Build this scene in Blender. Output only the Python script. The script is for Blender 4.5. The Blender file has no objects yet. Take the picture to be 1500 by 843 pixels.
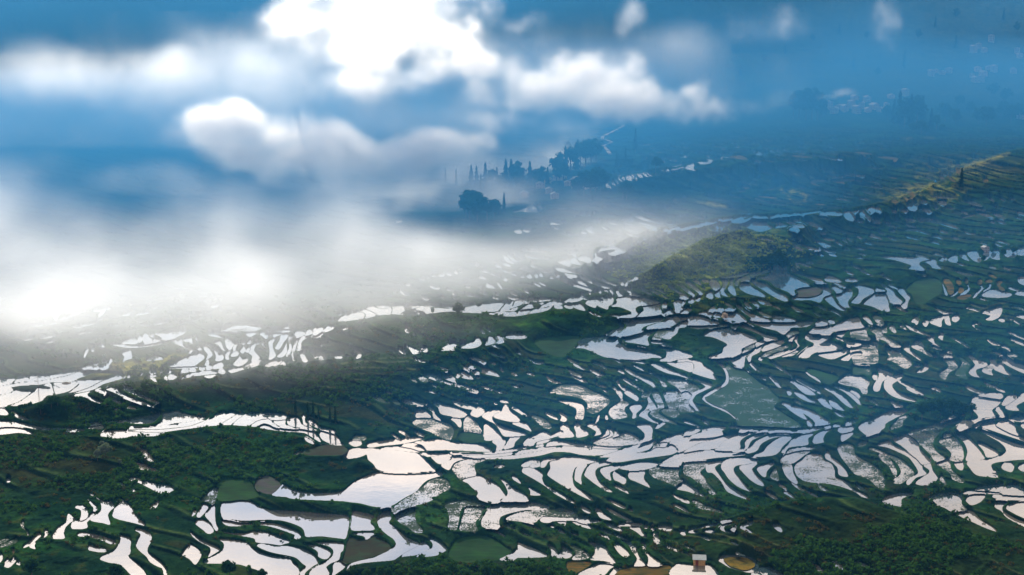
import bpy, math, random
import numpy as np
from mathutils import Vector
rnd = random.Random(7)
RN = np.random.RandomState(11)
sc = bpy.context.scene
COL = sc.collection

# ------------------------------------------------------------------ camera, sky, sun, exposure
HC, PITCH, F = 200.0, math.radians(10.24), 2060.0          # camera height, pitch, focal length in photograph pixels
cd = bpy.data.cameras.new('camera'); cam = bpy.data.objects.new('camera', cd); COL.objects.link(cam)
cam.location = (0, 0, HC); cam.rotation_euler = (math.pi / 2 - PITCH, 0, 0)
cd.sensor_fit = 'HORIZONTAL'; cd.sensor_width = 36.0; cd.lens = F / 1500 * 36.0
cd.clip_start = 1.0; cd.clip_end = 30000.0
sc.camera = cam
SUN_AZ, SUN_EL = math.radians(-16), math.radians(27)         # azimuth from +Y, towards +X positive
sun_dir = Vector((math.sin(SUN_AZ) * math.cos(SUN_EL), math.cos(SUN_AZ) * math.cos(SUN_EL), math.sin(SUN_EL)))
sd = bpy.data.lights.new('sun', 'SUN'); so = bpy.data.objects.new('sun', sd); COL.objects.link(so)
so.rotation_euler = sun_dir.to_track_quat('Z', 'Y').to_euler()
sd.energy = 3.4; sd.angle = math.radians(0.5); sd.color = (1.0, 0.93, 0.82)
world = bpy.data.worlds.new('World'); sc.world = world; world.use_nodes = True
def build_world():
    nt = world.node_tree; N = nt.nodes.new; L = nt.links.new
    nt.nodes.clear()
    out = N('ShaderNodeOutputWorld'); bg = N('ShaderNodeBackground'); bg.inputs[1].default_value = 0.055
    sky = N('ShaderNodeTexSky'); sky.sky_type = 'NISHITA'; sky.sun_disc = False
    sky.sun_elevation = SUN_EL; sky.sun_rotation = SUN_AZ
    sky.altitude = 1500; sky.air_density = 1.0; sky.dust_density = 0.6; sky.ozone_density = 2.0
    geo = N('ShaderNodeTexCoord'); sep = N('ShaderNodeSeparateXYZ'); L(geo.outputs['Generated'], sep.inputs[0])
    # a broken sheet of cloud: project the direction on a flat layer overhead
    zz = N('ShaderNodeMath'); zz.operation = 'MAXIMUM'; L(sep.outputs[2], zz.inputs[0]); zz.inputs[1].default_value = 0.0
    za = N('ShaderNodeMath'); za.operation = 'ADD'; L(zz.outputs[0], za.inputs[0]); za.inputs[1].default_value = 0.12
    cb = N('ShaderNodeCombineXYZ')
    for i in range(2):
        dv = N('ShaderNodeMath'); dv.operation = 'DIVIDE'; L(sep.outputs[i], dv.inputs[0]); L(za.outputs[0], dv.inputs[1]); L(dv.outputs[0], cb.inputs[i])
    no = N('ShaderNodeTexNoise'); no.inputs['Scale'].default_value = 1.5; no.inputs['Detail'].default_value = 5; no.inputs['Roughness'].default_value = 0.52
    L(cb.outputs[0], no.inputs['Vector'])
    rp = N('ShaderNodeValToRGB'); rp.color_ramp.elements[0].position = 0.34; rp.color_ramp.elements[1].position = 0.57
    L(no.outputs[0], rp.inputs[0])
    mx = N('ShaderNodeMix'); mx.data_type = 'RGBA'
    L(rp.outputs[0], mx.inputs['Factor']); L(sky.outputs[0], mx.inputs['A'])
    n2 = N('ShaderNodeTexNoise'); n2.inputs['Scale'].default_value = 3.1; n2.inputs['Detail'].default_value = 5; L(cb.outputs[0], n2.inputs['Vector'])
    r2 = N('ShaderNodeMapRange'); r2.inputs['From Min'].default_value = .3; r2.inputs['From Max'].default_value = .68; r2.inputs['To Min'].default_value = .42; r2.inputs['To Max'].default_value = 1.12; L(n2.outputs[0], r2.inputs['Value'])
    cs = N('ShaderNodeVectorMath'); cs.operation = 'SCALE'; cs.inputs[0].default_value = CLOUD_SKY[:3]; L(r2.outputs[0], cs.inputs['Scale']); L(cs.outputs[0], mx.inputs['B'])
    # clouds and haze near the sun glow by forward scattering
    dt = N('ShaderNodeVectorMath'); dt.operation = 'DOT_PRODUCT'; L(geo.outputs['Generated'], dt.inputs[0]); dt.inputs[1].default_value = sun_dir
    mm = N('ShaderNodeMath'); mm.operation = 'MAXIMUM'; L(dt.outputs['Value'], mm.inputs[0]); mm.inputs[1].default_value = 0.0
    pw = N('ShaderNodeMath'); pw.operation = 'POWER'; L(mm.outputs[0], pw.inputs[0]); pw.inputs[1].default_value = 6.0
    gl = N('ShaderNodeMath'); gl.operation = 'MULTIPLY_ADD'; L(pw.outputs[0], gl.inputs[0]); gl.inputs[1].default_value = GLOW; gl.inputs[2].default_value = 1.0
    br = N('ShaderNodeVectorMath'); br.operation = 'SCALE'; L(mx.outputs['Result'], br.inputs[0]); L(gl.outputs[0], br.inputs['Scale'])
    L(br.outputs[0], bg.inputs[0]); L(bg.outputs[0], out.inputs[0])
CLOUD_SKY = (15.5, 13.2, 11.6, 1); GLOW = 1.45
build_world()
sc.view_settings.view_transform = 'Standard'; sc.view_settings.look = 'None'
sc.view_settings.exposure = 1.1; sc.view_settings.gamma = 1.0
sc.cycles.use_denoising = True
sc.cycles.max_bounces = 12; sc.cycles.volume_bounces = 8; sc.cycles.diffuse_bounces = 2; sc.cycles.glossy_bounces = 3
sc.cycles.transparent_max_bounces = 16; sc.cycles.volume_step_rate = 1.6; sc.cycles.volume_max_steps = 512
sc.cycles.caustics_reflective = False; sc.cycles.caustics_refractive = False
sc.cycles.sample_clamp_indirect = 4.0

# ------------------------------------------------------------------ helpers
def link(name, me, mat=None, parent=None, loc=None):
    o = bpy.data.objects.new(name, me); COL.objects.link(o)
    if mat is not None and me is not None and len(me.materials) == 0: me.materials.append(mat)
    if parent is not None: o.parent = parent
    if loc is not None: o.location = loc
    return o
def tag(o, label=None, cat=None, group=None, kind=None):
    if label: o['label'] = label
    if cat: o['category'] = cat
    if group: o['group'] = group
    if kind: o['kind'] = kind
    return o
def mesh_np(name, verts, faces_flat, nper, smooth=False):
    me = bpy.data.meshes.new(name)
    nv = len(verts); nf = len(faces_flat) // nper
    me.vertices.add(nv); me.vertices.foreach_set('co', np.asarray(verts, np.float32).ravel())
    me.loops.add(nf * nper); me.loops.foreach_set('vertex_index', np.asarray(faces_flat, np.int32).ravel())
    me.polygons.add(nf); me.polygons.foreach_set('loop_start', np.arange(nf, dtype=np.int32) * nper)
    me.polygons.foreach_set('use_smooth', np.full(nf, smooth))
    me.update(calc_edges=True)
    return me
def ray_xy(px, py):                                    # tangent pair of a viewing direction: side per metre forward, drop per metre forward
    yy = (421.5 - py) / F
    den = math.cos(PITCH) + yy * math.sin(PITCH)
    return (px - 750.0) / F / den, (math.sin(PITCH) - yy * math.cos(PITCH)) / den
def gauss(a, s):
    r = max(1, int(math.ceil(3 * s))); k = np.exp(-0.5 * (np.arange(-r, r + 1) / s) ** 2); k /= k.sum()
    for ax in (0, 1):
        p = np.pad(a, [(r, r) if i == ax else (0, 0) for i in (0, 1)], mode='edge'); o = np.zeros_like(a)
        n = a.shape[ax]
        for i, w in enumerate(k):
            o += w * (p[i:i + n] if ax == 0 else p[:, i:i + n])
        a = o
    return a
def sstep(t): t = np.clip(t, 0, 1); return t * t * (3 - 2 * t)
def vnoise2(x, y, seed=0):                             # smooth 2-D value noise
    t = np.random.RandomState(seed).rand(256, 256).astype(np.float32)
    xi = np.floor(x).astype(int); yi = np.floor(y).astype(int); fx = sstep(x - xi); fy = sstep(y - yi)
    g = lambda a, b: t[a % 256, b % 256]
    return (g(xi, yi) * (1 - fx) + g(xi + 1, yi) * fx) * (1 - fy) + (g(xi, yi + 1) * (1 - fx) + g(xi + 1, yi + 1) * fx) * fy
def fbm2(x, y, seed=0, oc=4):
    s = 0; a = 0.5
    for i in range(oc): s = s + a * vnoise2(x * 2 ** i, y * 2 ** i, seed + i); a *= 0.5
    return s
def vnoise3(x, y, z, seed=0):
    t = np.random.RandomState(seed).rand(64, 64, 64).astype(np.float32)
    xi = np.floor(x).astype(int); yi = np.floor(y).astype(int); zi = np.floor(z).astype(int)
    fx = sstep(x - xi); fy = sstep(y - yi); fz = sstep(z - zi)
    g = lambda a, b, c: t[a % 64, b % 64, c % 64]
    l = lambda b, c: g(xi, b, c) * (1 - fx) + g(xi + 1, b, c) * fx
    return (l(yi, zi) * (1 - fy) + l(yi + 1, zi) * fy) * (1 - fz) + (l(yi, zi + 1) * (1 - fy) + l(yi + 1, zi + 1) * fy) * fz
def fbm3(x, y, z, seed=0, oc=4):
    s = 0; a = 0.5
    for i in range(oc): s = s + a * vnoise3(x * 2.03 ** i, y * 2.03 ** i, z * 2.03 ** i, seed + i); a *= 0.58
    return s * (1 - .58) / (.5 * (1 - .58 ** oc)) * .94

# ------------------------------------------------------------------ materials
class NT:
    def __init__(s, name):
        s.m = bpy.data.materials.new(name); s.m.use_nodes = True; s.t = s.m.node_tree; s.t.nodes.clear()
        s.out = s.t.nodes.new('ShaderNodeOutputMaterial')
    def n(s, typ, **kw):
        n = s.t.nodes.new(typ)
        for k, v in kw.items(): setattr(n, k, v)
        return n
    def l(s, a, b): s.t.links.new(a, b)
    def noise(s, scale, detail=4, rough=.55, coord=None, stretch=None):
        n = s.n('ShaderNodeTexNoise'); n.inputs['Scale'].default_value = scale; n.inputs['Detail'].default_value = detail; n.inputs['Roughness'].default_value = rough
        if coord is None: coord = s.n('ShaderNodeNewGeometry').outputs['Position']
        if stretch:
            mp = s.n('ShaderNodeMapping'); mp.inputs['Scale'].default_value = stretch; s.l(coord, mp.inputs[0]); coord = mp.outputs[0]
        s.l(coord, n.inputs['Vector']); return n.outputs[0]
    def ramp(s, x, stops):
        r = s.n('ShaderNodeValToRGB'); e = r.color_ramp.elements
        while len(e) < len(stops): e.new(0.5)
        for k, (p, c) in enumerate(stops):
            e[k].position = p; e[k].color = (c, c, c, 1) if isinstance(c, (int, float)) else (*c, 1)
        s.l(x, r.inputs[0]); return r.outputs[0]
    def mix(s, f, a, b, mode='MIX'):
        m = s.n('ShaderNodeMix', data_type='RGBA', blend_type=mode)
        for sock, v in (('Factor', f), ('A', a), ('B', b)):
            i = m.inputs[sock]
            if isinstance(v, (int, float)): i.default_value = v if sock == 'Factor' else (v, v, v, 1)
            elif isinstance(v, tuple): i.default_value = (*v, 1)
            else: s.l(v, i)
        return m.outputs['Result']
    def bsdf(s, col, rough=.9, spec=.2, bump=None, bstr=.5, bdist=.3, ior=1.45):
        b = s.n('ShaderNodeBsdfPrincipled')
        if isinstance(col, tuple): b.inputs['Base Color'].default_value = (*col, 1)
        else: s.l(col, b.inputs['Base Color'])
        b.inputs['Roughness'].default_value = rough; b.inputs['Specular IOR Level'].default_value = spec; b.inputs['IOR'].default_value = ior
        if bump is not None:
            bn = s.n('ShaderNodeBump'); bn.inputs['Strength'].default_value = bstr; bn.inputs['Distance'].default_value = bdist
            s.l(bump, bn.inputs['Height']); s.l(bn.outputs[0], b.inputs['Normal'])
        return b.outputs[0]
    def done(s, sh): s.l(sh, s.out.inputs['Surface']); return s.m

def mat_terrain():
    t = NT('hillside')
    at = t.n('ShaderNodeAttribute', attribute_name='tint')
    fine = t.ramp(t.noise(0.55, 5, .7), [(.25, .35), (.5, .95), (.75, 1.6)])
    mid = t.ramp(t.noise(0.07, 4, .6), [(.28, .55), (.5, 1.0), (.72, 1.5)])
    big = t.ramp(t.noise(0.012, 3), [(.3, .7), (.7, 1.3)])
    c = t.mix(1.0, at.outputs['Color'], fine, 'MULTIPLY'); c = t.mix(1.0, c, mid, 'MULTIPLY'); c = t.mix(1.0, c, big, 'MULTIPLY')
    hue = t.ramp(t.noise(0.035, 3), [(.35, (1.0, 1.0, 1.0)), (.62, (1.3, 1.03, .8))])
    c = t.mix(1.0, c, hue, 'MULTIPLY')
    return t.done(t.bsdf(c, 1.0, 0.0, t.noise(1.1, 4, .65), .7, .5))
def mat_water(name, kind):
    t = NT(name)
    wb = t.noise(0.035, 2, .5)
    base = t.n('ShaderNodeBsdfPrincipled')
    base.inputs['Base Color'].default_value = (0.030, 0.045, 0.050, 1)
    base.inputs['Roughness'].default_value = 0.04; base.inputs['IOR'].default_value = WATER_IOR; base.inputs['Specular IOR Level'].default_value = 0.5
    bn = t.n('ShaderNodeBump'); bn.inputs['Strength'].default_value = .35; bn.inputs['Distance'].default_value = .05
    t.l(t.noise(.22, 3, .6), bn.inputs['Height']); t.l(bn.outputs[0], base.inputs['Normal'])
    mudc = t.mix(t.ramp(t.noise(.02, 3, .6), [(.4, 0), (.62, 1)]), (.022, .040, .048), (.085, .080, .065)); t.l(mudc, base.inputs['Base Color'])
    sh = base.outputs[0]
    if kind != 'w':
        lo, hi = {'v': (.55, .62), 's': (.45, .53), 'G': (.28, .42)}[kind]
        patch = t.noise(0.09, 3, .6)
        spk = t.noise(1.4, 3, .75, stretch=(1.0, .5, 1.0))
        add = t.n('ShaderNodeMath', operation='MULTIPLY_ADD'); t.l(patch, add.inputs[0]); add.inputs[1].default_value = 0.9; t.l(spk, add.inputs[2])
        sub = t.n('ShaderNodeMath', operation='SUBTRACT'); t.l(add.outputs[0], sub.inputs[0]); sub.inputs[1].default_value = 0.45
        f = t.ramp(sub.outputs[0], [(lo, 0), (hi, 1)])
        pc = {'v': (.018, .026, .016), 's': (.013, .024, .014), 'G': (.007, .024, .010)}[kind]
        pl = t.bsdf(t.mix(t.noise(.4, 2), pc, tuple(v * 1.8 for v in pc)), 1.0, .05)
        m = t.n('ShaderNodeMixShader'); t.l(f, m.inputs[0]); t.l(sh, m.inputs[1]); t.l(pl, m.inputs[2]); sh = m.outputs[0]
    return t.done(sh)
WATER_IOR = 2.5
def mat_field(name, a, b, wet=0.0):
    t = NT(name)
    c = t.mix(t.ramp(t.noise(.9, 4, .7, stretch=(.14, 1.5, 1)), [(.40, 0), (.60, 1)]), a, b)
    c = t.mix(t.ramp(t.noise(.16, 5, .7), [(.46, 0), (.6, .8)]), c, (.010, .026, .009)); c = t.mix(1.0, c, t.ramp(t.noise(.05, 3), [(.3, .6), (.7, 1.4)]), 'MULTIPLY')
    return t.done(t.bsdf(c, 1.0 - wet * .7, .02 + wet * .4, t.noise(1.5, 3, .6), .5, .25))
def mat_leaf(name, a, b, trans=.3):
    t = NT(name)
    oi = t.n('ShaderNodeObjectInfo')
    c = t.mix(t.ramp(t.noise(.5, 3, .6), [(.3, 0), (.7, 1)]), a, b)
    d = t.n('ShaderNodeBsdfDiffuse'); t.l(c, d.inputs[0])
    tr = t.n('ShaderNodeBsdfTranslucent'); t.l(t.mix(1.0, c, (1.2, 1.3, .6), 'MULTIPLY'), tr.inputs[0])
    m = t.n('ShaderNodeMixShader'); m.inputs[0].default_value = trans; t.l(d.outputs[0], m.inputs[1]); t.l(tr.outputs[0], m.inputs[2])
    return t.done(m.outputs[0])
def mat_plain(name, c, rough=.85, scale=2.0, var=.35):
    t = NT(name)
    v = t.ramp(t.noise(scale, 4, .6), [(.3, 1 - var), (.7, 1 + var)])
    return t.done(t.bsdf(t.mix(1.0, c, v, 'MULTIPLY'), rough, .2, t.noise(scale * 4, 3), .2, .05))
def mat_volume(name, color, density, aniso, absorb=(0, 0, 0), attr='density'):
    t = NT(name); pv = t.n('ShaderNodeVolumePrincipled')
    pv.inputs['Color'].default_value = (*color, 1); pv.inputs['Density'].default_value = density; pv.inputs['Anisotropy'].default_value = aniso
    pv.inputs['Absorption Color'].default_value = (*absorb, 1); pv.inputs['Density Attribute'].default_value = attr
    t.l(pv.outputs[0], t.out.inputs['Volume']); return t.m
M = dict(
    terrain=mat_terrain(), w=mat_water('paddy_water', 'w'), v=mat_water('paddy_water_sparse_stubble', 'v'), s=mat_water('paddy_water_stubble', 's'), G=mat_water('paddy_water_weeds', 'G'),
    b=mat_water('paddy_water_clear', 'w'),
    g=mat_field('young_rice', (.006, .024, .006), (.012, .042, .009)), o=mat_field('ripe_rice', (.10, .055, .010), (.035, .040, .010)),
    O=mat_field('ripe_rice_olive', (.09, .075, .012), (.14, .09, .012)), m=mat_field('wet_mud', (.012, .013, .014), (.026, .026, .027), .1),
    r=mat_field('red_mud', (.012, .009, .003), (.010, .014, .004), .05), y=None,
    leaf=mat_leaf('dark_leaf', (.008, .026, .011), (.018, .048, .014)), needle=mat_leaf('conifer_needle', (.006, .020, .012), (.012, .034, .014), .15),
    shrub=mat_leaf('shrub_leaf', (.012, .040, .012), (.032, .072, .015)), dry=mat_leaf('dry_shrub_leaf', (.030, .030, .012), (.060, .052, .018)), bright=mat_leaf('sunlit_leaf', (.07, .12, .015), (.14, .16, .02)),  # knoll leaves: sunshine put into a brighter leaf colour
    blossom=mat_leaf('blossom', (.34, .27, .26), (.45, .38, .37)), silver=mat_leaf('silver_leaf', (.07, .10, .08), (.13, .16, .13)),
    bark=mat_plain('bark', (.07, .05, .035), .95), wall_white=mat_plain('limewash', (.27, .25, .23), .9, .6, .15), wall_brown=mat_plain('mud_brick', (.34, .25, .18), .95, .6, .2),
    roof_grey=mat_plain('grey_roof', (.22, .23, .25), .8, 1.2), tin=mat_plain('tin_roof', (.17, .20, .21), .7, .8, .15), glass=mat_plain('dark_glass', (.02, .025, .03), .15),
    plank=mat_plain('warm_planks', (.42, .24, .10), .85, 3), door=mat_plain('red_brown_door', (.16, .035, .02), .8, 3), concrete=mat_plain('pale_track', (.24, .23, .21), .95, .5, .2),
)

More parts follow.
